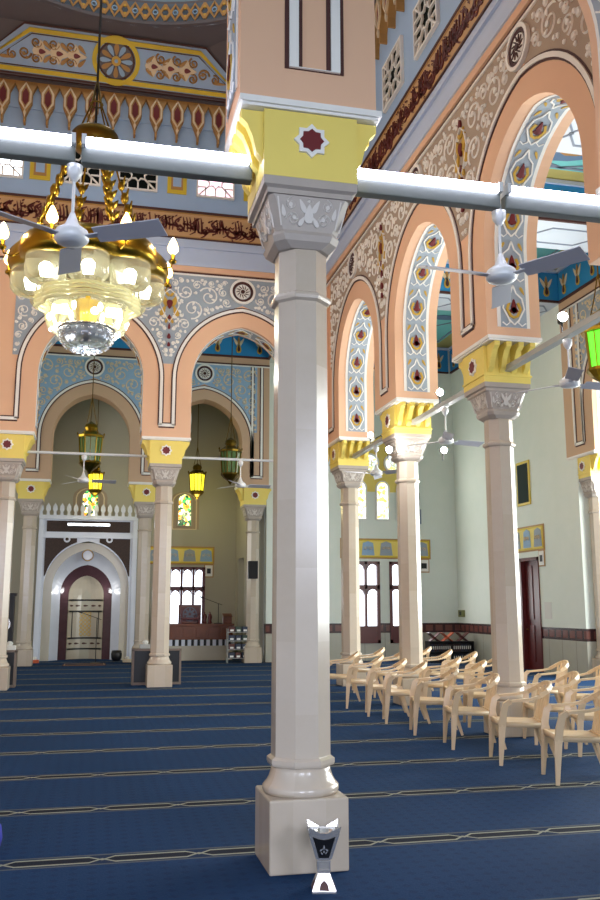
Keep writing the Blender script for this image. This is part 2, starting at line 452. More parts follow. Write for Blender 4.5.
def muqarnas(M, u0, u1, parent, step=.445):
    b = MB(); n = int((u1-u0)/step)
    b.mat(BLUEW); rect(b, M, u0, u1, 12.0, 12.56, .04)
    for i in range(n):
        c = u0+(i+.5)*(u1-u0)/n; h = (u1-u0)/n/2
        b.mat(OCHRE)
        b.poly(M, [(c-h, 12.56), (c-h, 12.5), (c-h*.8, 12.4), (c-h*.62, 12.3), (c-h*.62, 12.08), (c-h*.3, 11.92), (c-.025, 11.8), (c-.02, 11.62), (c+.02, 11.62), (c+.025, 11.8), (c+h*.3, 11.92), (c+h*.62, 12.08), (c+h*.62, 12.3), (c+h*.8, 12.4), (c+h, 12.5), (c+h, 12.56)], .16)
        b.mat(CREAM)
        b.ribbon(M, [(c-h*.46, 12.08), (c-h*.46, 12.3), (c, 12.5), (c+h*.46, 12.3), (c+h*.46, 12.08), (c, 11.9)], .04, .2, True)
        b.poly(M, [(c-.03, 11.82), (c, 11.72), (c+.03, 11.82), (c, 11.9)], .2)
        b.mat(RED); b.poly(M, [(c-h*.27, 12.1), (c, 12.0), (c+h*.27, 12.1), (c+h*.27, 12.28), (c, 12.4), (c-h*.27, 12.28)], .17)
    b.build('muqarnas_frieze', None, parent)
muqarnas(MF, HL, HR, wF); muqarnas(MSd, HY0, HY1, wS)

def script(M, u0, u1, z0, z1, seed, parent, w=.03):
    """flowing stacked brush strokes of the calligraphy band"""
    rnd = random.Random(seed); b = MB(); b.mat(SCRIPT); H = z1-z0; u = u0
    def st(pts, ww=w, close=False):
        P = []
        for i in range(len(pts)-1):
            a, c = pts[i], pts[i+1]
            for k in range(3): P.append((a[0]+(c[0]-a[0])*k/3, a[1]+(c[1]-a[1])*k/3))
        P.append(pts[-1])
        for _ in range(2): P = [P[0]]+[((P[i-1][0]+2*P[i][0]+P[i+1][0])/4, (P[i-1][1]+2*P[i][1]+P[i+1][1])/4) for i in range(1, len(P)-1)]+[P[-1]]
        b.ribbon(M, P, lambda t: ww*(.45+1.1*math.sin(PI*min(1, t*.85+.12))), .05)
    while u < u1-.4:
        k = rnd.choice('alkbwndsa'); lv = rnd.choice((.14, .2, .34, .46)); y0 = z0+H*lv
        if k == 'a':
            n = rnd.choice((1, 2, 2, 3))
            for j in range(n):
                st([(u+.07*j, z0+H*.15), (u+.07*j+.012, z0+H*.5), (u+.07*j-.02, z0+H*(.84+.06*rnd.random()))], w*.9)
            u += .055*n
        elif k == 'l': st([(u, z0+H*.88), (u+.02, y0+.12), (u+.06, y0), (u+.16, y0-.02), (u+.22, y0+.07)]); u += .08+.05
        elif k == 'k': st([(u+.22, z0+H*.86), (u+.06, z0+H*.62), (u+.15, z0+H*.45), (u+.1, y0), (u-.06, y0+.01)]); u += .08+.05
        elif k == 'b': st([(u, y0+.08), (u+.03, y0), (u+.14, y0-.03), (u+.25, y0), (u+.28, y0+.08)]); st([(u+.12, y0-.1), (u+.15, y0-.09)], w*1.1); u += .08+.07
        elif k == 'w': st([(u+.1, y0+.08), (u+.03, y0+.12), (u, y0+.05), (u+.06, y0+.02), (u+.1, y0+.07), (u+.07, y0-.03), (u-.04, y0-.09)]); u += .08+.01
        elif k == 'n': st([(u, y0+.1), (u+.01, y0-.01), (u+.08, y0-.06), (u+.16, y0), (u+.17, y0+.11)]); st([(u+.08, y0+.09), (u+.1, y0+.1)], w*1.1); u += .08+.04
        elif k == 'd': st([(u, y0+.15), (u+.07, y0+.08), (u+.06, y0), (u-.02, y0-.01)]); u += .09
        elif k == 's': st([(u, y0+.06), (u+.02, y0), (u+.05, y0+.06), (u+.08, y0), (u+.11, y0+.06), (u+.15, y0), (u+.24, y0)], w*.8); u += .08+.05
        # small marks above
        if rnd.random() < .8:
            mx = u-.04-rnd.random()*.1; mz = z0+H*(.55+.35*rnd.random())
            st([(mx, mz), (mx+.05, mz+.035)], w*.7)
            if rnd.random() < .5: st([(mx-.03, mz-.1), (mx+.03, mz-.13), (mx+.06, mz-.08)], w*.6)
    b.build('calligraphy', None, parent)
script(MF, HL+.2, HR-.15, 9.47, 9.96, 3, wF); script(MSd, HY0+.2, HY1-.2, 9.47, 9.96, 8, wS)
script(MF, HL+.25, HR-.2, 9.5, 9.95, 13, wF, .024); script(MSd, HY0+.25, HY1-.25, 9.5, 9.95, 18, wS, .024)

# --- striped mouldings, roundels and arabesque spandrels
def stripes(b, M, c, a, R, zs, gap, off, wl=.06, leg0=5.28, top=8.56, dk=DARK, wt=WHITE):
    """a white band with dark edges following the extrados of one arch"""
    L = [(u+c, z) for u, z in arch_curve(a+off, R+off, leg0, zs, 16)]
    b.mat(dk); b.ribbon(M, L, wl*1.9, .012)
    b.mat(wt); b.ribbon(M, L, wl, .03)

def frame_u(b, M, u0, u1, z0):
    b.mat(DARK); b.ribbon(M, [(u0-.03, z0), (u1+.03, z0)], .115, .012); b.mat(WHITE); b.ribbon(M, [(u0-.03, z0), (u1+.03, z0)], .06, .03)

def roundel_mesh(k='x'):
    b = MB(); M = (lambda u, v, d: (u, -d, v))
    b.mat(DARK); b.circ(M, 0, 0, .205, .05, .03, 28); b.mat(WHITE); b.circ(M, 0, 0, .255, .05, .05, 28); b.mat(WHITE); b.disc(M, 0, 0, .165, .03, 24)
    b.mat(DARK)
    for i in range(12):
        a = 2*PI*i/12; b.leaf(M, .105*math.cos(a), .105*math.sin(a), .1, .016, a+.35, .045)
    b.disc(M, 0, 0, .045, .05, 12)
    return b.mesh('roundel')
ROUND = roundel_mesh()

def spandrel_fill(b, M, up, p2, a, R, zs, off, top, zbot, m1, seed, side=(-1, 1), motif=True, rmin=.04, tmax=None, w=.044):
    """scrolls packed between the arches, mirrored about the pier centre"""
    rnd = random.Random(seed); cx = p2+R-a; Re = R+off+.1
    def dist(t, z):
        d = top-.05-z
        if z > zs: d = min(d, math.hypot(t-cx, z-zs)-Re)
        else: d = min(d, (p2-a-off-.1)-t)
        d = min(d, math.hypot(t-p2, z-8.33)-.32, p2-.05-t)
        return d
    placed = []
    if motif: placed += [(0, 8.2, .12), (0, 7.88, .2), (.02, 7.5, .1), (0, 7.2, .1), (0, 7.0, .06)]
    tm = tmax or p2
    for rm in (.24, .19, .145, .11, .085, .065, .05, .038, .03):
        for _ in range(700):
            t, z = rnd.uniform(.0, tm), rnd.uniform(zbot, top)
            d = dist(t, z)
            if t < rm*.8: continue
            d = min(d, t*1.02)
            if d < rm: continue
            if any(math.hypot(t-q[0], z-q[1]) < (rm+q[2])*.93 for q in placed): continue
            placed.append((t, z, rm))
            a0 = rnd.uniform(0, 2*PI); sg = rnd.choice((-1, 1))
            b.mat(m1)
            for s in side:
                if s > 0: b.spiral(M, up+t, z, rm*.93, w*(.7+rm*1.8), .025, a0, sg)
                else: b.spiral(M, up-t, z, rm*.93, w*(.7+rm*1.8), .025, PI-a0, -sg)
    if motif:
        b.mat(GOLD)
        for s in (-1, 1):
            for (t0, zc, L, ww, an) in ((.1, 7.98, .26, .1, 1.2), (.13, 7.76, .26, .09, 2.0), (.06, 8.14, .16, .05, .9), (.05, 7.56, .16, .05, 1.9)):
                b.leaf(M, up+s*t0, zc, L, ww, an if s > 0 else PI-an, .03)
        b.mat(RED)
        b.leaf(M, up, 8.3, .12, .06, PI/2, .04); b.leaf(M, up, 7.9, .2, .12, -PI/2, .04); b.leaf(M, up, 7.62, .1, .06, PI/2, .04)
        b.leaf(M, up, 7.42, .14, .05, PI/2, .035); b.leaf(M, up, 7.2, .12, .07, PI/2, .04); b.leaf(M, up, 7.02, .1, .06, PI/2, .04)
        b.mat(m1)
        b.ribbon(M, [(up-.2, 7.88), (up-.13, 8.12), (up, 8.24), (up+.13, 8.12), (up+.2, 7.88), (up+.1, 7.66), (up, 7.5), (up-.1, 7.66)], .02, .035, True)

def ground(b, M, up, p2, a, R, zs, off, top, zbot, m, side=(-1, 1)):
    cx = p2+R-a; Re = R+off+.05
    for s in side:
        n = 20
        for i in range(n):
            z0 = zbot+(top-zbot)*i/n; z1 = zbot+(top-zbot)*(i+1)/n
            def lim(z):
                if z <= zs: return p2-a-off-.05
                q = Re*Re-(z-zs)**2
                return min(p2, cx-math.sqrt(q)) if q > 0 else p2
            b.mat(m); b.poly(M, [(up, z0), (up+s*lim(z0), z0), (up+s*lim(z1), z1), (up, z1)], .006)

def decorate(M, parent, piers, centres, p2, a, R, zs, off, top, gmat, smat, zbot=6.6, seed=1, ends=None, rz=0, rloc=None, soffit=None, dirn=1, motif=True):
    b = MB()
    for c in centres: stripes(b, M, c, a, R, zs, 0, off)
    for i, up in enumerate(piers):
        frame_u(b, M, up-(p2-a-off), up+(p2-a-off), 5.28)
    u0, u1 = ends
    b.mat(DARK); b.ribbon(M, [(u0, top), (u1, top)], .05, .02); b.mat(WHITE); b.ribbon(M, [(u0, top-.04), (u1, top-.04)], .035, .03)
    b.build('arch_moulding', None, parent)
    for i, up in enumerate(piers):
        sd = [s for s in (-1, 1) if any(abs(up+s*p2-c) < .1 for c in centres)]
        b = MB(); ground(b, M, up, p2, a, R, zs, off, top-.06, zbot, gmat, sd)
        spandrel_fill(b, M, up, p2, a, R, zs, off, top-.06, zbot, smat, seed+i*0, sd, motif and len(sd) == 2)
        b.build('arabesque_spandrel', None, parent)
    for c in centres:
        o = inst(ROUND, 'roundel', M(c, 8.3, .005), parent, rz)

decorate(MF, wF, [-1.79, 1.33, 4.46], [-.225, 2.895], 1.563, AF, RF, ZSF, .37, 8.64, GREYB, WHITE, seed=4, ends=(HL, HR))
decorate(MSd, wS, [YS[1], YS[2]]+[YS[3], YS[0]], [b_[0] for b_ in baysS], PS/2, AS, RS, ZSS, .4, 8.64, TANB, WHITE, seed=9, ends=(HY0, HY1-.03), rz=-PI/2)
decorate(MQ, wQ, [-1.79, 1.35, 4.49], [-.225, 2.92], 1.57, AF, RF, ZSF, .37, 8.64, BLUEB, CREAM, seed=4, ends=(HL, 4.86), motif=True)
# (recess arcade on the right: one pier in view)
decorate(MR, wR, [17.92], [16.13], 1.785, AS, RS, ZSS, .4, 8.64, GREYB, CREAM, seed=6, ends=(14, 18.5), rz=-PI/2)
# extra vertical frames at the outer sides of end piers
for M_, par, us in ((MQ, wQ, [4.49+.14, 4.49-.14]), (MR, wR, [17.92+.19, 17.92-.17])):
    b = MB()
    for u in us:
        b.mat(DARK); b.ribbon(M_, [(u, 5.28), (u, 8.6)], .115, .012); b.mat(WHITE); b.ribbon(M_, [(u, 5.28), (u, 8.6)], .06, .03)
    b.build('frame_moulding', None, par)
# frames on the faces of the near piers
b = MB()
for c in (-1.79, 1.36, 4.42):
    for u0, u1 in ((c-.15, c+.15),):
        L = [(u0, 9.0), (u0, 5.28), (u1, 5.28), (u1, 9.0)]
        b.mat(DARK); b.ribbon(MP, L, .125, .012); b.mat(WHITE); b.ribbon(MP, L, .066, .03)
b.build('frame_moulding', None, wP)

# painted band on the arch soffits
def soffit_band(Mw, c, a, R, zs, thick, parent, width=.36, wc=None, alt=False, gmat=GREYB):
    L = arch_curve(a, R, 5.15, zs, 14); pts = [(c+u, z) for u, z in L]
    seg = [0]
    for p, q in zip(pts[:-1], pts[1:]): seg.append(seg[-1]+math.hypot(q[0]-p[0], q[1]-p[1]))
    T = seg[-1]
    import bisect
    def M(v, s, d):                                   # v across, s along, d off the surface (towards the opening)
        s = min(max(s, 0), T); i = min(max(bisect.bisect_right(seg, s)-1, 0), len(pts)-2)
        f = (s-seg[i])/((seg[i+1]-seg[i]) or 1); p, q = pts[i], pts[i+1]
        u = p[0]+(q[0]-p[0])*f; z = p[1]+(q[1]-p[1])*f
        tx, tz = q[0]-p[0], q[1]-p[1]; k = math.hypot(tx, tz) or 1
        return Mw(u+tz/k*d, thick/2+v, z-tx/k*d)
    b = MB(); h = width/2; n = 40
    S_ = [T*i/n for i in range(n+1)]
    b.mat(WHITE)
    b.ribbon(M, [(0, s) for s in S_], width+.1, .008)
    b.mat(gmat); b.ribbon(M, [(0, s) for s in S_], width, .014)
    m = int(T/.6); st = T/m
    for i in range(m):
        s0 = (i+.5)*st; sg = 1 if s0 < T/2 else -1
        f = lambda t: s0+sg*t
        b.mat(WHITE)
        b.ribbon(M, [(0, f(-.27)), (-.07, f(-.2)), (-.15, f(-.05)), (-.12, f(.09)), (-.04, f(.16)), (0, f(.27))], .02, .026)
        b.ribbon(M, [(0, f(-.27)), (.07, f(-.2)), (.15, f(-.05)), (.12, f(.09)), (.04, f(.16)), (0, f(.27))], .02, .026)
        for e in (-1, 1):
            b.ribbon(M, [(e*.165, f(-.24)), (e*.11, f(-.28)), (e*.06, f(-.24)), (e*.08, f(-.18))], .016, .024)
            b.mat(GOLD); b.leaf(M, e*.13, f(.2), .12, .035, PI/2+e*.5*sg, .022); b.mat(WHITE)
        b.mat(GOLD); b.ribbon(M, [(-.06, f(.03)), (-.095, f(-.06)), (-.05, f(-.15)), (0, f(-.17)), (.05, f(-.15)), (.095, f(-.06)), (.06, f(.03))], .036, .03)
        b.mat(RED); b.leaf(M, 0, f(-.02), .2, .07, sg*PI/2, .034); b.leaf(M, 0, f(-.07), .08, .11, sg*PI/2, .034)
    return b.build('soffit_band', None, parent)
for c, a, R, zs in baysS: soffit_band(lambda u, w, z: (HR+w, u, z), c, a, R, zs, .76, wS)
for c, a, R, zs in baysF[1:]: soffit_band(lambda u, w, z: (u, 18.0+w, z), c, a, R, zs, .62, wF)
for c, a, R in ((-.225, AF, RF), (2.9, 1.09, 1.28)): soffit_band(lambda u, w, z: (u, 5.42+w, z), c, a, R, ZSF, .68, wP)
soffit_band(lambda u, w, z: (XR+w, u, z), 16.13, AS, RS, ZSS, .7, wR)

# --- high windows and yellow plaques in the blue walls
WN = [0]
def high_window(M, c, parent, w, pane, z0=10.42, z1=11.2, rz=0):
    WN[0] += 1
    o = M(c, (z0+z1)/2, .012); E = struct(empty('window_%d' % WN[0], o, rz)); h = (z1-z0)/2; L = lambda u, v, d: (u, -d, v); x = w/2
    b = MB(); rect(b, L, -x, x, -h, h, .01); b.build('pane', pane, E)
    b = MB(); b.mat(WHITE)
    b.ribbon(L, [(-x, -h), (x, -h), (x, h), (-x, h)], .05, .06, True)
    g = .034
    r1 = h*.52
    st = []
    for i in range(16):
        a = 2*PI*i/16; r = r1 if i % 2 == 0 else r1*.72
        st.append((r*math.cos(a), r*math.sin(a)))
    b.ribbon(L, st, g, .05, True)
    for i in range(8):
        a = 2*PI*i/8; ex, ez = math.cos(a), math.sin(a); k = min(x/abs(ex) if abs(ex) > .01 else 9, h/abs(ez) if abs(ez) > .01 else 9)
        b.ribbon(L, [(r1*ex, r1*ez), (k*ex, k*ez)], g, .05)
    for sx in (-1, 1):
        b.ribbon(L, [(sx*x*.55, -h), (sx*x*.55, -h*.45), (sx*x, -h*.45)], g, .05); b.ribbon(L, [(sx*x*.55, h), (sx*x*.55, h*.45), (sx*x, h*.45)], g, .05)
    b.build('grille', None, E)
def plaque(M, c, parent, w=.42, z0=10.42, z1=11.2):
    b = MB(); b.mat(YFRAME); rect(b, M, c-w/2, c+w/2, z0, z1, .03)
    b.mat(OCHRE); rect(b, M, c-w/2+.08, c+w/2-.08, z0+.09, z1-.09, .04); b.mat(BLUEW); rect(b, M, c-w/2+.12, c+w/2-.12, z0+.16, z1-.16, .045)
    b.build('yellow_plaque', None, parent)
for c, p in ((-2.2, DAY), (-.62, NIGHT), (.58, NIGHT), (2.26, DAYP), (-3.9, NIGHT), (3.9, NIGHT)): high_window(MF, c, wF, .8, p)
for c in (-1.45, 1.42, -3.05, 3.1): plaque(MF, c, wF)
for c in (8.5, 11.7, 13.3, 16.5): high_window(MSd, c, wS, .95, NIGHT, 10.35, 11.2, -PI/2)
for c in (7.0, 10.1, 14.9): plaque(MSd, c, wS, .5)

# ------------------------------------------------------------------ dome base over the hall
CX, CY = -.1, 12.05
b = MB(); CX, CY, RD = .15, 12.45, 4.1
xa, xb, ya, yb_ = HL+.35, HR-.35, HY0+.35, HY1-.35
def octo(ins, cut, z):
    x0, x1, y0, y1 = xa+ins, xb-ins, ya+ins, yb_-ins
    V = [(x1, y1-cut), (x1-cut, y1), (x0+cut, y1), (x0, y1-cut), (x0, y0+cut), (x0+cut, y0), (x1-cut, y0), (x1, y0+cut)]
    out = []
    for k in range(8):
        p, q = V[k], V[(k+1) % 8]
        for t in range(8): out.append((p[0]+(q[0]-p[0])*t/8, p[1]+(q[1]-p[1])*t/8, z))
    return out
ob, ot = octo(0, 1.45, 12.55), octo(.75, 1.78, 13.3)
cr = []
for p in ot:
    a = math.atan2(p[1]-CY, p[0]-CX); cr.append((CX+RD*math.cos(a), CY+RD*math.sin(a), 13.31))
b.mat(GREYC); b.rings([ob, ot, cr], False)
for (px, py, sx, sy) in ((xb, yb_, -1, -1), (xa, yb_, 1, -1), (xa, ya, 1, 1), (xb, ya, -1, 1)):
    b.add([(px, py, 12.55), (px+sx*1.45, py, 12.55), (px, py+sy*1.45, 12.55)], [(0, 1, 2)])
b.lathe([(RD, 13.31), (RD, 13.9)], 64, (CX, CY, 0), 0, None, False)
b.mat(mat('dome_blue_grey', (112, 140, 156), .7)); b.lathe([(RD, 13.9), (RD, 15.4), (4.0, 16.4), (3.5, 17.6), (2.4, 18.6), (.6, 19.1), (.01, 19.15)], 64, (CX, CY, 0), 0, None, False)
dome = struct(b.build('ceiling_dome'))
# interlace ring
MD = lambda u, v, d: (CX+(RD-d)*math.sin(u/RD), CY+(RD-d)*math.cos(u/RD), v-.58)
b = MB(); L = 2*PI*RD; n = 62
b.mat(GREYC); b.ribbon(MD, [(L*i/64, 13.93) for i in range(65)], .07, .08); b.mat(mat('slate_ring_ground', (88, 104, 120), .6)); b.ribbon(MD, [(L*i/64, 14.2) for i in range(65)], .42, .02)
for k in range(n):
    s = L/n; c = k*s
    b.mat(OCHRE)
    b.ribbon(MD, [(c, 14.02), (c+s/4, 14.2), (c+s/2, 14.38), (c+3*s/4, 14.2), (c+s, 14.02)], .05, .05)
    b.ribbon(MD, [(c, 14.38), (c+s/4, 14.2), (c+s/2, 14.02), (c+3*s/4, 14.2), (c+s, 14.38)], .05, .05)
    b.mat(BLUEB); b.circ(MD, c+s/2, 14.2, .05, .02, .05, 8); b.mat(GOLD); b.disc(MD, c, 14.3, .04, .05, 6); b.disc(MD, c, 14.1, .04, .05, 6)
b.build('interlace_ring', None, dome)
# gently sloping painted panel above the front wall: u=x, v=distance up the slope
yb, zb = 17.62, 12.52; sl = math.hypot(1, 1.0)
_dx = .75; _dy = .75; sn = math.hypot(_dx, _dy)
def MSl(u, v, d): return (u, (HY1-.35)-v*_dy/sn-d*_dx/sn, 12.55+v*_dx/sn-d*_dy/sn)
b = MB()
def trap(hw0, hw1, v0, v1, k=0): return [(-hw0, v0), (hw0, v0), (hw1, v1), (-hw1, v1)]
X0 = .02
Ms = lambda u, v, d: MSl(u+X0, v, d+.03)
b.mat(BLUEW); b.poly(Ms, [(-3.0, .03), (3.0, .03), (1.85, 1.05), (-1.85, 1.05)], .0, -.02)
b.mat(DARK); b.ribbon(Ms, [(-2.98, .05), (2.98, .05), (1.85, 1.04), (-1.85, 1.04)], .04, .012, True)
b.mat(YFRAME); b.ribbon(Ms, [(-2.75, .14), (2.75, .14), (1.74, .93), (-1.74, .93)], .09, .03, True)
b.mat(DARK); b.ribbon(Ms, [(-2.55, .21), (2.55, .21), (1.7, .86), (-1.7, .86)], .02, .015, True)
b.mat(YFRAME); b.circ(Ms, 0, .55, .45, .09, .035, 32)
b.mat(DARK); b.disc(Ms, 0, .55, .39, .02, 28); b.mat(GREYC); b.disc(Ms, 0, .55, .35, .026, 28)
for i in range(12):
    a = 2*PI*i/12; b.mat(OCHRE if i % 2 else BLUEB); b.leaf(Ms, .22*math.cos(a), 0.55+.22*math.sin(a), .24, .09, a+PI, .034)
b.mat(GOLD); b.disc(Ms, 0, .55, .1, .04, 10); b.mat(BLUEB); b.disc(Ms, 0, .55, .04, .045, 8)
for s in (-1, 1):
    for u, w_ in ((.8, .2), (1.15, .26), (1.5, .2)):
        b.mat(CREAM); b.leaf(Ms, s*u, .54, .4, w_*.85, 0, .03); b.leaf(Ms, s*u, .54, .14, .4, 0, .025)
        b.mat(OCHRE)
        for e in (-1, 1):
            b.spiral(Ms, s*(u+.12), .54+e*.16, .11, .04, .04, 1+s, s*e); b.leaf(Ms, s*(u-.1), .54+e*.13, .22, .07, s*e*.8, .03)
        b.mat(RED); b.leaf(Ms, s*u, .54, .14, .09, 0, .045)
    b.mat(OCHRE); b.spiral(Ms, s*1.85, .48, .13, .045, .04, 0, s); b.spiral(Ms, s*2.1, .42, .1, .04, .04, 2, -s); b.leaf(Ms, s*2.2, .36, .3, .06, 0, .03)
b.build('painted_slope_panel', None, dome)
# yellow framed squinch panels in the corners
for s in (-1, 1):
    b = MB()
    q0 = Vector((xb-1.45 if s > 0 else xa+1.45, yb_, 12.55)); q1 = Vector((xb if s > 0 else xa, yb_-1.45, 12.55)); q2 = Vector((xb-.75-1.78 if s > 0 else xa+.75+1.78, yb_-.75, 13.3)); q3 = Vector((xb-.75 if s > 0 else xa+.75, yb_-.75-1.78, 13.3))
    def Mq(u, v, d, s=s, q0=q0, q1=q1, q2=q2, q3=q3):
        t = (q1-q0).normalized(); m0 = (q0+q1)/2; m1 = (q2+q3)/2; up_ = (m1-m0); nn = t.cross(up_.normalized())
        if nn.z > 0: nn = -nn
        return tuple(m0+t*u+up_*v+nn*(d+.03))
    for wd, m_, d_ in ((.2, DARK, .01), (.15, OCHRE, .016), (.09, YFRAME, .025)): b.mat(m_); b.ribbon(Mq, [(-.85, .12), (.85, .12), (.0, .8)], wd, d_, True)
    b.mat(BLUEW); b.poly(Mq, [(-.6, .2), (.6, .2), (0, .68)], .01); b.mat(OCHRE); b.spiral(Mq, 0, .36, .12, .04, .03)
    b.build('squinch_panel', None, dome)

# ------------------------------------------------------------------ ceilings of the aisles, beams and blue tulip cornices
def tulip(b, M, c, z, h=.5):
    b.mat(CREAM)
    for e in (-1, 1): b.leaf(M, c+e*.085, z+h*.62, h*.5, .075, PI/2-e*.55, .02)
    b.mat(OCHRE); b.leaf(M, c, z+h*.7, h*.42, .07, PI/2, .024)
    b.mat(GOLD); b.leaf(M, c, z+h*.3, h*.5, .14, PI/2, .02); b.mat(DARK); b.leaf(M, c, z+h*.28, h*.32, .075, PI/2, .03)
def cornice(name, M, u0, u1, parent, z0=8.85, z1=9.68):
    b = MB(); b.mat(SKY); rect(b, M, u0, u1, z0+.05, z1, .04); b.mat(DARK); rect(b, M, u0, u1, z0, z0+.05, .06)
    b.mat(BLUEL); rect(b, M, u0, u1, z1-.08, z1, .1)
    n = max(1, int((u1-u0)/.62)); st = (u1-u0)/n
    for i in range(n): tulip(b, lambda u, v, d: M(u, v, d+.04), u0+(i+.5)*st, z0+.1, .6)
    return b.build(name, None, parent)

b = MB(); b.box(HL-.6, 4.9, 18.62, 28.5, ZC, ZC+.2); cf = struct(b.build('ceiling_mihrab', TEAL))
b = MB(); b.box(4.9, 13.2, -5.4, 28.5, ZC, ZC+.2); cs = struct(b.build('ceiling_aisle', OLIVE))
b = MB(); b.box(-9.2, 4.9, -5.4, 5.42, ZC, ZC+.2); struct(b.build('ceiling_near', CEILW))
b = MB(); b.box(-9.2, HL-.6, 5.42, 28.6, ZC, ZC+.2); struct(b.build('ceiling_left', CEILW))
MQc = lambda u, v, d: (u, 24.97-d, v)
cornice('blue_cornice', MQc, HL, 4.86, wQ)
# longitudinal beam between the mihrab bay and the side aisle
b = MB(); b.box(4.86, 5.5, 18.62, 25.3, 8.85, ZC); bm_ = struct(b.build('wall_beam_long', PGREEN)); cornice('blue_cornice', lambda u, v, d: (4.86-d, u, v), 18.7, 24.95, bm_)
cornice('blue_cornice', MR, 5.4, 18.5, wR); cornice('blue_cornice', MR, 19.6, 25.25, right)
cornice('blue_cornice', lambda u, v, d: (u, YE-d, v), 5.6, XR-.1, far)
for i, (y0_, y1_) in enumerate(((10.75, 11.9), (14.3, 15.5), (18.5, 19.6))):
    b = MB(); b.mat(CEILW); b.box(5.56, XR, y0_, y1_, 8.85, ZC)
    # interlocked octagon lines on the beam soffit
    Mb = lambda u, v, d: (u, v, 8.85-d); ym = (y0_+y1_)/2; h = (y1_-y0_)*.28
    b.mat(mat('grey_blue_line', (130, 142, 160), .6))
    u = 5.7
    while u < XR-1:
        b.ribbon(Mb, [(u, ym), (u+.25, ym+h), (u+1.05, ym+h), (u+1.3, ym), (u+1.05, ym-h), (u+.25, ym-h)], .045, .012, True)
        u += 1.25
    bo = struct(b.build('wall_beam_%d' % (i+1)))
    cornice('blue_cornice', lambda u, v, d, y0_=y0_: (u, y0_-d, v), 5.6, XR-.05, bo)
# ceiling panels painted between the beams
GBL = MATS['grey_blue_line']
for (a_, c_, mm, mo) in ((11.9, 14.3, TEAL, OLIVE), (15.5, 18.5, TEAL, OLIVE), (19.6, 25.2, TEAL, OLIVE), (6.2, 10.7, CEILW, OLIVE)):
    b = MB(); Mc = lambda u, v, d: (u, v, ZC-d); cx_, cy_ = 8.2, (a_+c_)/2
    b.mat(mm); b.poly(Mc, [(6.2, a_+.45), (10.2, a_+.45), (10.2, c_-.45), (6.2, c_-.45)], .02)
    b.mat(GBL); b.ribbon(Mc, [(6.3, a_+.55), (10.1, a_+.55), (10.1, c_-.55), (6.3, c_-.55)], .06, .04, True)
    b.ribbon(Mc, [(6.3, cy_), (8.2, a_+.55), (10.1, cy_), (8.2, c_-.55)], .05, .04, True)
    b.mat(mat('slate_blue_paint', (96, 126, 160), .6)); b.leaf(Mc, 8.2, cy_, 1.3, .8, 0, .035); b.mat(OCHRE); b.leaf(Mc, 8.2, cy_, .7, .36, 0, .05)
    for sx in (-1, 1):
        b.mat(MATS['slate_blue_paint']); b.leaf(Mc, 8.2+sx*1.35, cy_, .9, .34, 0 if sx > 0 else PI, .035)
    b.build('ceiling_panel', None, cs)

# ------------------------------------------------------------------ columns
def column_meshes():
    R8 = PI/8; k = 1/math.cos(PI/8)
    D = {}
    b = MB(); b.box(-.25, .25, -.25, .25, 0, .43); D['plinth'] = b.mesh('plinth')
    b = MB(); b.smooth = True
    b.lathe([(.235, .43), (.245, .45), (.245, .475), (.232, .49), (.222, .5), (.205, .53), (.192, .57), (.186, .6)], 32)
    b.smooth = False
    b.lathe([(.2*k, .6), (.205*k, .615), (.205*k, .64), (.185*k, .655)], 8, rot=R8); D['base_moulding'] = b.mesh('base_moulding')
    b = MB(); b.lathe([(.18*k, .65), (.172*k, 3.66), (.195*k, 3.675), (.2*k, 3.695), (.195*k, 3.715), (.172*k, 3.73), (.17*k, 4.05)], 8, rot=R8); D['shaft'] = b.mesh('shaft')
    # capital: collar, carved chamfered bell, square abacus
    def sq(h, c, z): return [(h, -h+c, z), (h, h-c, z), (h-c, h, z), (-h+c, h, z), (-h, h-c, z), (-h, -h+c, z), (-h+c, -h, z), (h-c, -h, z)]
    b = MB(); b.mat(CAPM)
    b.rings([sq(.19, .08, 4.03), sq(.235, .07, 4.07), sq(.25, .07, 4.11), sq(.235, .06, 4.14)])
    b.rings([sq(.232, .05, 4.14), sq(.29, .045, 4.32), sq(.3, .03, 4.37)])
    b.rings([sq(.315, .003, 4.365), sq(.315, .003, 4.4), sq(.345, .003, 4.415), sq(.345, .003, 4.475)])
    b.mat(CAPL)
    for q in range(4):
        rot = Matrix.Rotation(q*PI/2, 3, 'Z')
        def M(u, v, d, rot=rot):
            h = .236+(v-4.14)/.23*.058
            return tuple(rot @ Vector((u, -h-d, v)))
        for s in (-1, 1):
            b.spiral(M, s*.115, 4.21, .05, .018, .012, 0 if s > 0 else PI, s)
            b.spiral(M, s*.13, 4.31, .045, .018, .012, PI/2, -s)
            b.leaf(M, s*.05, 4.3, .1, .035, PI/2-s*.5, .012); b.leaf(M, s*.05, 4.2, .08, .03, PI/2+s*.6, .012)
            b.ribbon(M, [(s*.2, 4.16), (s*.235, 4.35)], .01, .01)
            b.leaf(M, s*.19, 4.26, .08, .028, PI/2-s*.2, .012)
        b.leaf(M, 0, 4.25, .13, .06, PI/2, .015); b.spiral(M, 0, 4.33, .025, .012, .012)
    D['capital'] = b.mesh('capital')
    return D
CM = column_meshes()
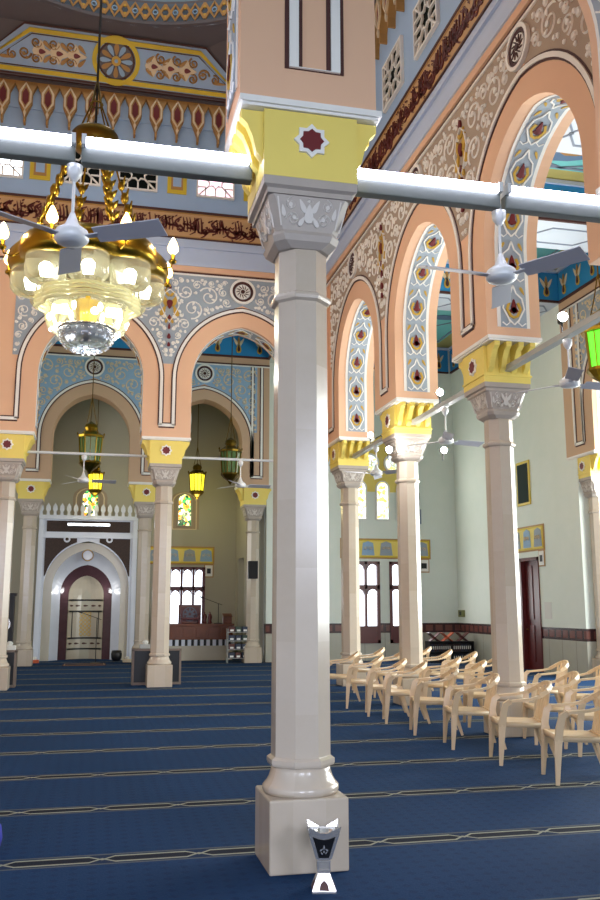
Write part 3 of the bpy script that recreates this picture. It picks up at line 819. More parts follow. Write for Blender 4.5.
def impost_meshes(star_dirs, along):
    """yellow block, white ledge with corbels towards the arches; along: 'x' or 'y'"""
    b = MB(); b.mat(YELLOW); b.box(-.33, .33, -.33, .33, 4.475, 4.96)
    if along == 'y': b.box(-.345, .345, -.345, .345, 4.56, 4.585)
    blk = b.mesh('impost_block')
    b = MB(); b.mat(WHITE)
    ha, hb = (.505, .365) if along == 'x' else (.38, .6)
    b.box(-ha, ha, -hb, hb, 4.985, 5.03); b.box(-ha+.02, ha-.02, -hb+.02, hb-.02, 4.965, 4.985); led = b.mesh('ledge')
    ov = (ha if along == 'x' else hb)-.33-.02
    b = MB(); b.mat(YELLOW)
    pr = [(0, 4.96), (ov, 4.96), (ov, 4.9), (ov*.72, 4.86), (ov*.45, 4.76), (ov*.3, 4.66), (0, 4.6)]
    for s in (-1, 1):
        for c in (-.25, -.085, .085, .25):
            vs = []
            for t in (-.035, .035):
                for a_, z in pr: vs.append((s*(.33+a_), c+t, z) if along == 'x' else (c+t, s*(.33+a_), z))
            n = len(pr); b.add(vs, [tuple(range(n)), tuple(range(n, 2*n))]+[(i, (i+1) % n, n+(i+1) % n, n+i) for i in range(n)])
    cor = b.mesh('corbels')
    b = MB()
    for (dx, dy) in star_dirs:
        def M(u, v, d, dx=dx, dy=dy): return (dx*(.33+d)+abs(dy)*u, dy*(.33+d)+abs(dx)*u, v+4.75)
        pts = lambda r, q, n=16: [((r if i % 2 == 0 else r*q)*math.sin(2*PI*i/n), (r if i % 2 == 0 else r*q)*math.cos(2*PI*i/n)) for i in range(n)]
        b.mat(WHITE); b.poly(M, pts(.125, .76), .02); b.mat(RED); b.poly(M, pts(.085, .8), .026)
    st = b.mesh('star_ornament')
    return blk, led, cor, st
IMX = impost_meshes([(0, -1), (0, 1)], 'x'); IMY = impost_meshes([(-1, 0), (1, 0)], 'y')
def column(x, y, along, label, group, dz=0):
    E = tag(empty('marble_column', (x, y, 0)), label, 'column', group)
    for nm, m in (('plinth', MARBLE), ('base_moulding', MARBLE), ('shaft', MARBLE)):
        me = CM[nm]
        if not me.materials: me.materials.append(m)
        o = inst(me, nm, (0, 0, 0), E)
        if nm == 'plinth': bv = o.modifiers.new('bevel', 'BEVEL'); bv.width = .012; bv.segments = 2
    inst(CM['capital'], 'capital', (0, 0, 0), E).scale = (.95, .95, 1)
    im = IMX if along == 'x' else IMY
    o = inst(im[0], 'impost_block', (0, 0, 0), E); o['label'] = 'yellow painted block above the capital'
    inst(im[3], 'star_ornament', (0, 0, 0), o); inst(im[2], 'corbel_row', (0, 0, 0), o)
    inst(im[1], 'ledge', (0, 0, 0), E)
    return E
GA = 'marble columns carrying the arcades'
column(1.34, YP, 'x', 'large pale marble column standing alone in the foreground, incense burner at its foot', GA)
column(4.47, YP, 'x', 'column cut off by the right edge, only its pier ledge near the tube light', GA)
column(-1.79, YF, 'x', 'marble column cut by the left edge of the photo, beside a dark low cabinet', GA)
column(1.34, YF, 'x', 'marble column of the front arcade between the two arches, dark low cabinet behind', GA)
column(4.45, YF, 'x', 'corner column of the front arcade mostly hidden behind the foreground column', GA)
column(XS, YS[3], 'y', 'farthest marble column of the right arcade, just right of the foreground column', GA)
column(XS, YS[2], 'y', 'middle marble column of the right arcade with a floodlight on its capital', GA)
column(XS, YS[1], 'y', 'nearest visible marble column of the right arcade, rising among the beige chairs', GA)
column(-1.79, YQ, 'x', 'far column on the left of the mihrab under a yellow block', GA)
column(1.34, YQ, 'x', 'far column on the right of the mihrab, left of the wooden platform', GA)
column(4.45, YQ, 'x', 'far column beside the book rack with a black loudspeaker on it', GA)
column(11.15, 17.93, 'y', 'marble column against the right wall at the right edge of the photo', GA)

# ------------------------------------------------------------------ tie bars
def tie(name, p, q, r, label, group, m, square=False):
    b = MB()
    if square: b.sweep([p, q], .07, .1, (0, 0, 1) if abs(p[2]-q[2]) < 1 else (1, 0, 0))
    else: b.tube([p, q], r, 8)
    o = b.build(name, m); tag(o, label, 'tie rod', group); return o
for (x0_, x1_, lb) in ((-1.46, 1.01, 'thin white tie rod across the arch in front of the mihrab'), (1.67, 4.12, 'thin white tie rod across the arch right of the mihrab, in front of the lanterns')):
    tie('tie_rod', (x0_, YF, 4.67), (x1_, YF, 4.67), .028, lb, 'tie rods of the front arcade', WMETAL)
for (a_, c_, lb) in ((7.38, 10.27, 'grey square tie bar running from the right edge to the nearest chair-row column'),
                     (10.93, 13.82, 'grey square tie bar spanning the middle arch of the right arcade'),
                     (14.48, 17.37, 'grey square tie bar spanning the farthest arch of the right arcade')):
    tie('tie_rod', (XS, a_, 4.66), (XS, c_, 4.66), .03, lb, 'tie bars of the right arcade', METAL, True)

# ------------------------------------------------------------------ tube lights on the near arcade
def tube_light(x0_, x1_, label):
    E = tag(empty('tube_light', ((x0_+x1_)/2, YP, 4.62)), label, 'light', 'fluorescent tube lights of the near arcade'); h = (x1_-x0_)/2-.01
    b = MB(); b.box(-h, h, -.045, .04, -.055, .06); b.build('housing', mat('batten_grey', (98, 104, 100), .6), E, bevel=.008)
    b = MB(); b.smooth = True; b.tube([(-h+.03, -.055, .09), (h-.03, -.055, .09)], .034, 12); b.build('tube', TUBE, E)
    b = MB(); b.box(-h, -h+.03, -.09, .03, .055, .13); b.build('end_cap', WMETAL, E)
    b = MB(); b.box(h-.03, h, -.09, .03, .055, .13); b.build('end_cap', WMETAL, E)
tube_light(-1.45, -.23, 'tube light at the upper left edge of the photo, left of the hanging fan')
tube_light(-.21, .99, 'tube light reaching the left side of the foreground column')
tube_light(1.69, 2.9, 'tube light leaving the right side of the foreground column')
tube_light(2.92, 4.1, 'tube light at the right edge, right of the hanging fan')

# ------------------------------------------------------------------ fans
def fan_meshes():
    D = {}
    b = MB(); b.smooth = True; b.lathe([(.012, 0), (.055, -.02), (.05, -.08), (.018, -.13), (.001, -.13)], 16); D['canopy'] = b.mesh('canopy')
    b = MB(); b.tube([(0, 0, -.02), (0, 0, -.47)], .011, 8); D['rod'] = b.mesh('rod')
    b = MB(); b.smooth = True; b.lathe([(.016, -.36), (.03, -.4), (.05, -.45), (.105, -.49), (.115, -.51), (.115, -.55), (.1, -.57), (.05, -.58), (.001, -.58)], 24); D['motor'] = b.mesh('motor')
    b = MB(); b.sweep([(.09, 0, -.54), (.2, 0, -.535)], .05, .008, (0, 1, 0)); b.sweep([(.18, 0, -.535), (.22, 0, -.535), (.62, 0, -.535), (.66, 0, -.535)], lambda t: .14+.03*t, .007, (0, 1, -.3)); D['blade'] = b.mesh('blade')
    return D
FM = fan_meshes()
def fan(x, y, z, rz, label, group, drop=0, s=1, motorm=WMETAL, bladem=DFAN):
    E = tag(empty('ceiling_fan', (x, y, z), rz), label, 'fan', group); E.scale = (s, s, s)
    for k, m in (('canopy', WMETAL), ('rod', WMETAL), ('motor', motorm)):
        if not FM[k].materials: FM[k].materials.append(m)
        inst(FM[k], k, (0, 0, 0), E)
    if not FM['blade'].materials: FM['blade'].materials.append(bladem)
    for i in range(3): inst(FM['blade'], 'blade', (0, 0, 0), E, i*2*PI/3)
G1, G2, G3 = 'fans under the tube lights', 'fans under the right tie bars', 'fans under the front tie rods'
fan(-.24, YP, 4.57, 1.62, 'large white ceiling fan in front of the chandelier, hanging from the tube lights', G1)
fan(2.89, YP, 4.57, 1.12, 'large white ceiling fan under the tube lights right of the foreground column', G1)
fan(XS, 8.75, 4.62, .1, 'grey ceiling fan at the right edge of the photo beside the green lantern', G2)
fan(XS, 12.4, 4.62, .2, 'grey ceiling fan hanging in the middle arch of the right arcade', G2)
fan(XS, 15.85, 4.62, 1.2, 'small ceiling fan in the farthest arch of the right arcade, before stained glass', G2)
fan(-.3, YF, 4.65, .1, 'white ceiling fan hanging from the tie rod before the mihrab', G3)
fan(2.95, YF, 4.65, 2.2, 'white ceiling fan hanging before the green lantern, right of the mihrab', G3)

# ------------------------------------------------------------------ spotlights on the right arcade
def spot(loc, label, aim, parent_name='spotlight', energy=22, r=.06):
    E = tag(empty(parent_name, loc), label, 'light', 'spotlights along the right arcade')
    v = Vector(aim).normalized()
    b = MB(); b.tube([(0, 0, 0), (0, 0, .14)], .012, 6); b.build('bracket', BLACK, E)
    c = Vector((0, 0, .17)); b = MB(); b.tube([tuple(c-v*.07), tuple(c+v*.05)], lambda t: .035+.025*t, 12); b.build('lamp_housing', BLACK, E)
    b = MB(); b.smooth = True; b.sphere(tuple(c+v*.06), .055, 12, 8); b.build('bulb', mat('white_spot_bulb', (255, 250, 245), .3, var=0, emit=70), E)
    L = bpy.data.lights.new('spot_glow', 'POINT'); L.energy = energy; L.shadow_soft_size = .03; L.color = (1, .97, .95)
    o = bpy.data.objects.new('lamp_light', L); COL.objects.link(o); o.parent = E; o.location = c+v*.14
spot((XS, 8.85, 4.71), 'bright spotlight on the nearest tie bar of the right arcade', (-.3, -1, .2))
spot((XS, 12.6, 4.71), 'bright spotlight standing on the middle tie bar of the right arcade', (-.3, -1, .2))
spot((XS, 16.2, 4.71), 'small spotlight standing on the farthest tie bar of the right arcade', (-.3, -1, .2))
spot((XS+.5, 13.75, 4.02), 'big floodlight glowing at the right side of the middle capital', (0, -1, -.05), energy=10)
spot((XS-.46, 13.8, 4.0), 'floodlight glowing at the left side of the middle capital', (0, -1, -.05), energy=16)

# ------------------------------------------------------------------ chandelier
def chandelier():
    cx, cy = -.24, 12.1
    E = tag(empty('chandelier', (cx, cy, 0)), 'huge scalloped brass chandelier with glass tiers and glowing candle bulbs', 'chandelier')
    b = MB(); b.tube([(0, 0, 8.3), (0, 0, 19.0)], .02, 6); b.build('chain', BLACK, E)
    b = MB(); b.smooth = True; b.lathe([(.02, 8.05), (.2, 8.06), (.3, 8.1), (.33, 8.17), (.33, 8.3), (.3, 8.34), (.05, 8.36)], 32)
    for i in range(4):
        a = PI/4+i*PI/2; b.tube([(.27*math.cos(a), .27*math.sin(a), 8.34), (.1*math.cos(a), .1*math.sin(a), 8.75), (0, 0, 9.2)], .013, 6)
    b.tube([(.09*math.cos(2*PI*i/12), .09*math.sin(2*PI*i/12), 8.8) for i in range(12)], .012, 6, True)
    b.build('crown', DBRASS, E)
    lobes = lambda t: 1+.11*abs(math.cos(4*t))
    b = MB(); b.smooth = True
    b.lathe([(.84, 6.18), (.97, 6.2), (1.0, 6.28), (.98, 6.42), (.9, 6.52), (.86, 6.54), (.9, 6.46), (.92, 6.3), (.84, 6.18)], 96, fn=lobes, caps=False)
    b.build('brass_band', BRASS, E)
    b = MB(); b.lathe([(.86, 6.27), (.4, 6.36), (.05, 6.38)], 48, caps=False); b.build('inner_plate', DBRASS, E)
    for i in range(8):
        a = 2*PI*i/8+PI/8
        # ornate hangers
        if i % 2 == 0:
            b = MB(); p0 = Vector((.28*math.cos(a), .28*math.sin(a), 8.1)); p1 = Vector((.82*math.cos(a), .82*math.sin(a), 6.5))
            b.tube([tuple(p0), tuple((p0+p1)/2+Vector((0, 0, -.08))), tuple(p1)], .014, 5)
            for k in range(6):
                q = p0.lerp(p1, .28+k*.11); b.smooth = True; b.sphere(tuple(q), .07-.008*abs(k-2), 8, 5, 1.5)
                for e in (-1, 1): b.leaf(lambda u, v, d, q=q, a=a: (q.x-math.sin(a)*u+d*math.cos(a), q.y+math.cos(a)*u+d*math.sin(a), q.z+v), e*.06, .05, .16, .06, PI/2-e*.6, .02)
            b.build('hanger_ornament', BRASS, E)
        # arms and candle bulbs
        c, s_ = math.cos(a), math.sin(a)
        arm = MB(); arm.tube([(.98*c, .98*s_, 6.28), (1.08*c, 1.08*s_, 6.2), (1.2*c, 1.2*s_, 6.22), (1.22*c, 1.22*s_, 6.3)], .012, 6)
        arm.smooth = True; arm.lathe([(.01, 0), (.05, .02), (.055, .05), (.03, .07), (.028, .14), (.001, .14)], 12, (1.22*c, 1.22*s_, 6.26)); ao = arm.build('arm', BRASS, E)
        bl = MB(); bl.smooth = True; bl.lathe([(.02, 0), (.068, .05), (.075, .1), (.05, .17), (.02, .23), (.001, .25)], 12, (1.22*c, 1.22*s_, 6.4)); bl.build('candle_bulb', BULBY, ao)
    # glass tiers: cups under each lobe, then rings
    for i in range(8):
        a = 2*PI*i/8; c, s_ = math.cos(a), math.sin(a); r = .78
        b = MB(); b.smooth = True; b.lathe([(.27, 6.18), (.28, 6.02), (.27, 5.9), (.22, 5.84), (.18, 5.83)], 20, (r*c, r*s_, 0), caps=False); g = b.build('glass_cup', GLASSY, E)
        b = MB(); b.smooth = True; b.sphere((r*c, r*s_, 6.02), .06, 10, 6); b.build('bulb', BULBW, g)
    b = MB(); b.smooth = True; b.lathe([(.62, 6.2), (.64, 6.0), (.62, 5.8)], 64, fn=lobes, caps=False); b.build('upper_glass_drum', GLASSY, E)
    b = MB(); b.smooth = True
    for z in (5.82, 5.76, 5.7, 5.64): b.lathe([(.6, z+.05), (.66, z+.025), (.6, z)], 64, fn=lobes, caps=False)
    b.build('ribbed_glass_ring', mat('cream_glass', (226, 222, 170), .12, var=0, trans=.4, emit=.15, emit_rgb=(250, 240, 180)), E)
    b = MB(); b.smooth = True; b.lathe([(.5, 5.64), (.52, 5.5), (.46, 5.34)], 48, fn=lobes, caps=False); b.build('lower_glass_drum', GLASSY, E)
    for i in range(8):
        a = 2*PI*i/8+.2; b = MB(); b.smooth = True; b.sphere((.48*math.cos(a), .48*math.sin(a), 5.5), .05, 10, 6); b.build('bulb', BULBW, E)
        if i % 2: continue
    for i in range(6):
        a = 2*PI*i/6; b = MB(); b.smooth = True; b.sphere((.25*math.cos(a), .25*math.sin(a), 5.62), .05, 10, 6); b.build('bulb', BULBW, E)
    b = MB(); b.smooth = True; b.lathe([(.34, 5.36), (.36, 5.32), (.34, 5.2), (.27, 5.12), (.15, 5.07), (.01, 5.06)], 40, caps=False); bw = b.build('crystal_bowl', mat('smoky_crystal', (110, 122, 142), .08, .3, var=0, trans=.4), E)
    b = MB(); b.smooth = True; b.mat(CLEAR); b.sphere((0, 0, 0), .024, 6, 4); bead = b.mesh('crystal_bead')
    for z, r, n in ((5.3, .37, 24), (5.22, .36, 24), (5.14, .3, 20), (5.08, .19, 14), (5.05, .08, 6)):
        for i in range(n):
            a = 2*PI*(i+.5*(n % 4 == 0))/n; inst(bead, 'crystal_bead', (r*math.cos(a), r*math.sin(a), z), bw)
    b = MB(); b.lathe([(.37, 5.35), (.4, 5.37), (.37, 5.39)], 40, caps=False); b.build('bowl_rim', CHROME, bw)
    b = MB(); b.tube([(0, 0, 5.3), (0, 0, 6.4)], .04, 8); b.build('stem', BRASS, E)
    for i in range(8):
        a = 2*PI*i/8+PI/8
        L = bpy.data.lights.new('chandelier_glow', 'POINT'); L.energy = 28; L.shadow_soft_size = .03; L.color = (1, .93, .82)
        o = bpy.data.objects.new('lamp_light', L); COL.objects.link(o); o.parent = E; o.location = (1.22*math.cos(a), 1.22*math.sin(a), 6.65)
    L = bpy.data.lights.new('chandelier_glow', 'POINT'); L.energy = 30; L.shadow_soft_size = .04; L.color = (1, .95, .85)
    o = bpy.data.objects.new('lamp_light', L); COL.objects.link(o); o.parent = E; o.location = (0, 0, 4.9)
chandelier()

# ------------------------------------------------------------------ lanterns
def lantern(x, y, zb, h, zc, glass, body, label, glow=0, color=(1, .9, .4)):
    E = tag(empty('hanging_lantern', (x, y, zb)), label, 'lantern', 'hanging brass lanterns'); r = h*.22
    b = MB()
    b.tube([(0, 0, h*1.55), (0, 0, zc-zb)], .012, 5)
    for i in range(3):
        a = 2*PI*i/3+.4; b.tube([(r*.55*math.cos(a), r*.55*math.sin(a), h*.98), (r*.3*math.cos(a), r*.3*math.sin(a), h*1.2), (0, 0, h*1.55)], .01, 5)
    b.build('chain', DBRASS, E)
    b = MB(); b.smooth = False; b.lathe([(r*1.15, h*.72), (r*1.2, h*.76), (r*.75, h*.83), (r*.5, h*.86), (r*.62, h*.92), (r*.55, h*.98), (r*.15, h*1.04), (.005, h*1.06)], 12); b.build('crown', body, E)
    b = MB(); b.lathe([(r*.98, h*.73), (r*.8, h*.24)], 6, caps=False); g = b.build('glass_panes', glass, E)
    b = MB()
    for i in range(6):
        a = 2*PI*i/6; b.tube([(r*1.02*math.cos(a), r*1.02*math.sin(a), h*.74), (r*.84*math.cos(a), r*.84*math.sin(a), h*.22)], .016, 5)
        a2 = a+PI/6; b.tube([(r*.9*math.cos(a2), r*.9*math.sin(a2), h*.74), (r*.74*math.cos(a2), r*.74*math.sin(a2), h*.22)], .008, 4)
    b.build('frame_ribs', body, E)
    b = MB(); b.lathe([(r*.95, h*.25), (r*.98, h*.21), (r*.7, h*.14), (r*.3, h*.08), (r*.16, h*.04), (.004, 0)], 12); b.build('base', body, E)
    for i in range(6):
        a = 2*PI*i/6; b = MB(); b.smooth = True; b.sphere((r*1.15*math.cos(a), r*1.15*math.sin(a), h*.8), .022, 6, 5, 1.6); b.build('finial', body, E)
    if glow:
        L = bpy.data.lights.new('lantern_glow', 'POINT'); L.energy = glow; L.shadow_soft_size = .15; L.color = color
        o = bpy.data.objects.new('lamp_light', L); COL.objects.link(o); o.parent = E; o.location = (0, 0, -.15)
lantern(-.22, 21.8, 4.75, 1.25, ZC, DGREEN, BRASS, 'large unlit brass lantern hanging before the mihrab arch, nearer of the pair')
lantern(-.08, 26.6, 4.75, .95, ZC, LYEL, BRASS, 'smaller brass lantern half hidden behind the large one before the mihrab', 3)
lantern(2.92, 26.4, 4.75, 1.05, ZC, LYEL, DBRASS, 'lantern glowing bright yellow beyond the arch right of the mihrab', 22)
lantern(3.25, 21.8, 4.6, 1.15, ZC, DGREEN, DBRASS, 'green glass lantern hanging in the arch right of the yellow lantern')
lantern(7.2, 11.2, 4.75, 1.15, 8.85, LGREEN, BRASS, 'bright green glass lantern at the right edge of the photo', 3, (.5, 1, .3))

# ------------------------------------------------------------------ mihrab
def mihrab():
    cx, y = -.22, 27.2
    E = tag(empty('mihrab', (cx, y, 0)), 'marble mihrab niche with nested arches, inlaid panels and a crenellated top', 'mihrab')
    def arch_fill(b, a, R, zs, W, z0, top, w0, w1):
        """slab W wide, front w0, back w1, with an arch hole"""
        L = arch_curve(a, R, z0, zs, 12)
        def q(u0, z00, u1, z10):
            for w in (w0, w1): b.add([(u0, w, z00), (u1, w, z10), (u1, w, top), (u0, w, top)], [(0, 1, 2, 3)])
        q(-W, z0, -a, z0); q(a, z0, W, z0)
        for (u0, z0_), (u1, z1_) in zip(L[:-1], L[1:]):
            if u1-u0 > 1e-5: q(u0, z0_, u1, z1_)
            b.add([(u0, w0, z0_), (u1, w0, z1_), (u1, w1, z1_), (u0, w1, z0_)], [(0, 1, 2, 3)])
        b.add([(-W, w0, z0), (-W, w1, z0), (-W, w1, top), (-W, w0, top)], [(0, 1, 2, 3)]); b.add([(W, w0, z0), (W, w1, z0), (W, w1, top), (W, w0, top)], [(0, 1, 2, 3)])
        b.add([(-W, w0, top), (W, w0, top), (W, w1, top), (-W, w1, top)], [(0, 1, 2, 3)])
    M = lambda u, v, d: (u, -d, v)
    b = MB(); b.mat(WMARB); arch_fill(b, 1.24, 1.4, 2.1, 1.45, 0, 3.72, 0, .35)
    b.box(-1.45, 1.45, 0, .35, 3.72, 4.2)
    b.ribbon(M, [(-1.37, .1), (-1.37, 4.15)], .12, .05); b.ribbon(M, [(1.37, .1), (1.37, 4.15)], .12, .05)
    b.ribbon(M, [(-1.45, 3.64), (1.45, 3.64)], .1, .06); b.ribbon(M, [(-1.45, 4.2), (1.45, 4.2)], .12, .1)
    b.build('marble_frame', None, E)
    # brown inlaid spandrels and panel
    b = MB(); b.mat(STONEB)
    Lc = arch_curve(1.24, 1.4, 2.1, 2.1, 12)
    for s in (-1, 1):
        for (u0, z0), (u1, z1) in zip(Lc[1:13], Lc[2:14]):
            uu0, uu1 = s*u0, s*u1; zz0, zz1 = max(z0, 2.4)+.05, max(z1, 2.4)+.05
            if max(z0, z1) < 3.45: b.poly(M, [(uu0, zz0), (uu1, zz1), (uu1, 3.58), (uu0, 3.58)], .02)
    rect(b, M, -1.22, 1.22, 3.77, 4.1, .02)
    b.build('inlaid_panel', None, E)
    b = MB()
    for i in range(15):
        u = -1.4+i*.2; z = 4.26
        pts = [(u-.05, z), (u-.035, z+.1), (u-.07, z+.17), (u-.06, z+.27), (u, z+.37), (u+.06, z+.27), (u+.07, z+.17), (u+.035, z+.1), (u+.05, z)]
        b.poly(lambda a, v, d: (a, .08-d, v), pts, .1)
    b.build('crenellation', WMARB, E)
    b = MB(); arch_fill(b, 1.0, 1.15, 2.1, 1.24, 0, 3.45, .1, .4); b.build('outer_arch', BMARB, E)
    # white splayed reveal
    b = MB(); A = arch_curve(1.04, 1.17, 0, 2.1, 14); B_ = arch_curve(.76, .87, 0, 1.95, 14)
    for i in range(len(A)-1): b.add([(A[i][0], .12, A[i][1]), (A[i+1][0], .12, A[i+1][1]), (B_[i+1][0], .45, B_[i+1][1]), (B_[i][0], .45, B_[i][1])], [(0, 1, 2, 3)])
    b.build('white_reveal', WMARB, E)
    b = MB(); A = arch_curve(.76, .87, 0, 1.95, 14); B_ = arch_curve(.52, .6, 0, 1.9, 14)
    for i in range(len(A)-1): b.add([(A[i][0], .45, A[i][1]), (A[i+1][0], .45, A[i+1][1]), (B_[i+1][0], .62, B_[i+1][1]), (B_[i][0], .62, B_[i][1])], [(0, 1, 2, 3)])
    b.build('red_marble_arch', RMARB, E)
    # apse
    b = MB(); b.mat(BMARB); n = 12; prof = [(z, .52 if z < 1.9 else .52*math.sqrt(max(0, 1-((z-1.9)/.68)**2))) for z in [0, .5, 1, 1.5, 1.9, 2.1, 2.25, 2.38, 2.48, 2.55, 2.58]]
    for (z0, r0), (z1, r1) in zip(prof[:-1], prof[1:]):
        for i in range(n):
            a0, a1 = PI*i/n, PI*(i+1)/n
            b.add([(r0*math.cos(a0), .6+.8*r0*math.sin(a0), z0), (r0*math.cos(a1), .6+.8*r0*math.sin(a1), z0), (r1*math.cos(a1), .6+.8*r1*math.sin(a1), z1), (r1*math.cos(a0), .6+.8*r1*math.sin(a0), z1)], [(0, 1, 2, 3)])
    Ma = lambda u, v, d: ((.51-d)*math.sin(u/.51), .6+.8*(.51-d)*math.cos(u/.51), v)
    U = [-.75+1.5*i/10 for i in range(11)]
    b.mat(BLACK)
    for z in (.3, .62, 1.42, 1.76): b.ribbon(Ma, [(u, z) for u in U], .05, .012)
    for u in (-.45, .45): b.ribbon(Ma, [(u, .62), (u, 1.42)], .02, .012)
    b.mat(GOLD)
    for i in range(3):
        for j in range(6): b.circ(Ma, -.12+.12*i, .74+.12*j, .05, .02, .012, 8)
    b.mat(DARK)
    for u in (-.5, -.25, 0, .25, .5): b.leaf(Ma, u, 1.59, .16, .05, 0, .012); b.leaf(Ma, u, .46, .16, .05, 0, .012)
    b.build('apse', None, E)
    b = MB(); b.mat(GOLD); b.circ(M, 0, 3.08, .16, .03, -.05, 20); b.mat(WMARB); b.disc(lambda u, v, d: (u, .1-d, v), 0, 3.08, .14, .05, 16)
    b.build('keystone_medallion', None, E)
    for s in (-1, 1):
        b = MB(); b.mat(WMARB); b.disc(M, s*.62, 3.55, .1, .04, 14); b.mat(STONEB); b.disc(M, s*.62, 3.55, .05, .05, 10); b.build('boss', None, E)
    t = tag(empty('tube_light', (cx, y-.22, 3.98)), 'lit tube light mounted on the dark panel over the mihrab', 'light')
    b = MB(); b.box(-.62, .62, .02, .1, -.04, .04); b.box(-.5, -.46, .1, .2, -.02, .02); b.box(.46, .5, .1, .2, -.02, .02); b.build('housing', WMETAL, t); b = MB(); b.smooth = True; b.tube([(-.6, 0, 0), (.6, 0, 0)], .022, 10); b.build('tube', mat('dim_tube', (240, 245, 255), .3, var=0, emit=6), t)
    for (dx, dz, e) in ((-.42, 2.0, 2.5), (.42, 2.0, 2.5)):
        L = bpy.data.lights.new('mihrab_lamp', 'POINT'); L.energy = e; L.shadow_soft_size = .05; o = bpy.data.objects.new('mihrab_lamp', L); COL.objects.link(o); o.location = (cx+dx, y+.36, dz)
mihrab()

# ------------------------------------------------------------------ windows of the far walls
def stained_window(nm, x, y, z0, z1, w, gm, parent_m, surround=None, rnd=False):
    E = struct(empty(nm, (x, y, z0))); h = z1-z0; M = lambda u, v, d: (u, -d, v)
    if rnd:
        b = MB(); b.disc(M, 0, h/2, w/2, .03, 24); b.build('pane', gm, E)
        b = MB(); b.mat(WHITE); b.circ(M, 0, h/2, w/2, .06, .06, 24)
        for i in range(6): a = PI/6+PI*i/3; b.circ(M, w*.22*math.cos(a), h/2+w*.22*math.sin(a), w*.11, .018, .045, 8)
        b.circ(M, 0, h/2, w*.1, .018, .045, 8); b.build('tracery', None, E); return
    pts = [(-w/2, 0), (w/2, 0), (w/2, h-w*.55)]+[(w/2*math.cos(a), h-w*.55+w*.55*math.sin(a)) for a in [PI*k/8 for k in range(1, 8)]]+[(-w/2, h-w*.55)]
    b = MB(); b.poly(M, pts, .03); b.build('pane', gm, E)
    b = MB(); b.mat(parent_m); b.ribbon(M, pts, .05, .06, True)
    b.mat(BLACK if parent_m is not WHITE else WHITE)
    nz = int(h/(w*.5))
    for k in range(nz): b.circ(M, 0, (k+.5)*w*.5, w*.2, .012, .04, 8)
    b.build('tracery', None, E)
    if surround:
        b = MB(); pts2 = [(u*1.7, v*1.12-.1) for u, v in pts]; b.mat(surround); b.poly(M, [(u*2.1, v*1.16-.1) for u, v in pts], .015); b.mat(CREAM); b.ribbon(M, pts2, .04, .03, True); b.build('surround', None, E)
stained_window('window_20', 2.74, 28.2, 4.1, 5.14, .44, STAIN, KHAKI, TANB)
stained_window('window_21', -.22, 28.2, 4.1, 5.2, .5, STAIN, KHAKI, TANB)
for i, x in enumerate((7.72, 8.44, 9.1)): stained_window('window_%d' % (22+i), x, YE, 4.16, 5.32, .4, STAINP, WHITE)
for i, x in enumerate((8.06, 8.78)): stained_window('window_%d' % (25+i), x, YE, 5.62, 6.16, .52, STAINP, WHITE, None, True)
b = MB(); Mf = lambda u, v, d: (u, YE-d, v)
pts = [(7.3, 5.0), (7.3, 5.9), (7.6, 6.3), (8.42, 6.75), (9.2, 6.3), (9.55, 5.9), (9.55, 5.0), (9.3, 5.0), (9.3, 5.4), (8.85, 5.4), (8.85, 5.0), (8.65, 5.0), (8.65, 5.42), (8.22, 5.42), (8.22, 5.0), (7.95, 5.0), (7.95, 5.42), (7.5, 5.42), (7.5, 5.0)]
b.mat(YELLOW); b.poly(Mf, [(7.3, 5.0), (7.3, 5.9), (7.6, 6.3), (8.42, 6.75), (9.2, 6.3), (9.55, 5.9), (9.55, 5.0)], .012)
b.mat(GREYC); b.ribbon(Mf, [(7.3, 5.0), (7.3, 5.9), (7.6, 6.3), (8.42, 6.75), (9.2, 6.3), (9.55, 5.9), (9.55, 5.0)], .03, .02)
b.ribbon(Mf, [(9.62, 4.2), (9.62, 5.0), (9.4, 5.0)], .03, .02); b.mat(GBL); rect(b, Mf, 9.5, 9.68, 4.05, 4.5, .02)
b.build('painted_surround', None, far)

def wood_window(nm, x0, x1, z0, z1, y, cols=2, dirn=1, split=.48, depth=.1, zlow=None):
    """dark red timber window: arched lights over tall lights"""
    E = struct(empty(nm, ((x0+x1)/2, y, z0))); W = x1-x0; H = z1-z0; M = lambda u, v, d: (u-W/2, -d, v)
    b = MB(); rect(b, lambda u, v, d: (u-W/2, .1-d, v), .03, W-.03, .03, H-.03, .02); b.build('pane', DAY, E)
    b = MB(); b.mat(DWOOD)
    rect(b, M, 0, W, 0, H*.0+.1, .03, -.1); rect(b, M, 0, W, H-.08, H, .03, -.1); rect(b, M, 0, .09, 0, H, .03, -.1); rect(b, M, W-.09, W, 0, H, .03, -.1)
    zb = (zlow or H*.18); zm = zb+(H-zb)*split
    rect(b, M, 0, W, 0, zb, .02, -.1); rect(b, M, 0, W, zm-.06, zm+.06, .03, -.1)
    n = cols
    for i in range(1, n): rect(b, M, W*i/n-.035, W*i/n+.035, zb, H, .03, -.1)
    for i in range(n):
        u0, u1 = W*i/n+.05, W*(i+1)/n-.05; um = (u0+u1)/2; hw = (u1-u0)/2
        for zt in (zm-.06, H-.08):
            for s in (-1, 1):
                b.poly(M, [(um+s*hw, zt), (um+s*hw, zt-.16), (um+s*hw*.8, zt-.07), (um+s*hw*.4, zt-.02), (um, zt)], .02, -.08)
    b.build('frame', None, E)
wood_window('window_27', 7.45, 8.32, .5, 2.9, YE, 2, zlow=.5, split=.6); wood_window('window_28', 8.62, 9.5, .5, 2.9, YE, 2, zlow=.5, split=.6)
wood_window('window_29', 1.95, 3.44, .9, 2.8, 28.2, 4, zlow=.12, split=.62)

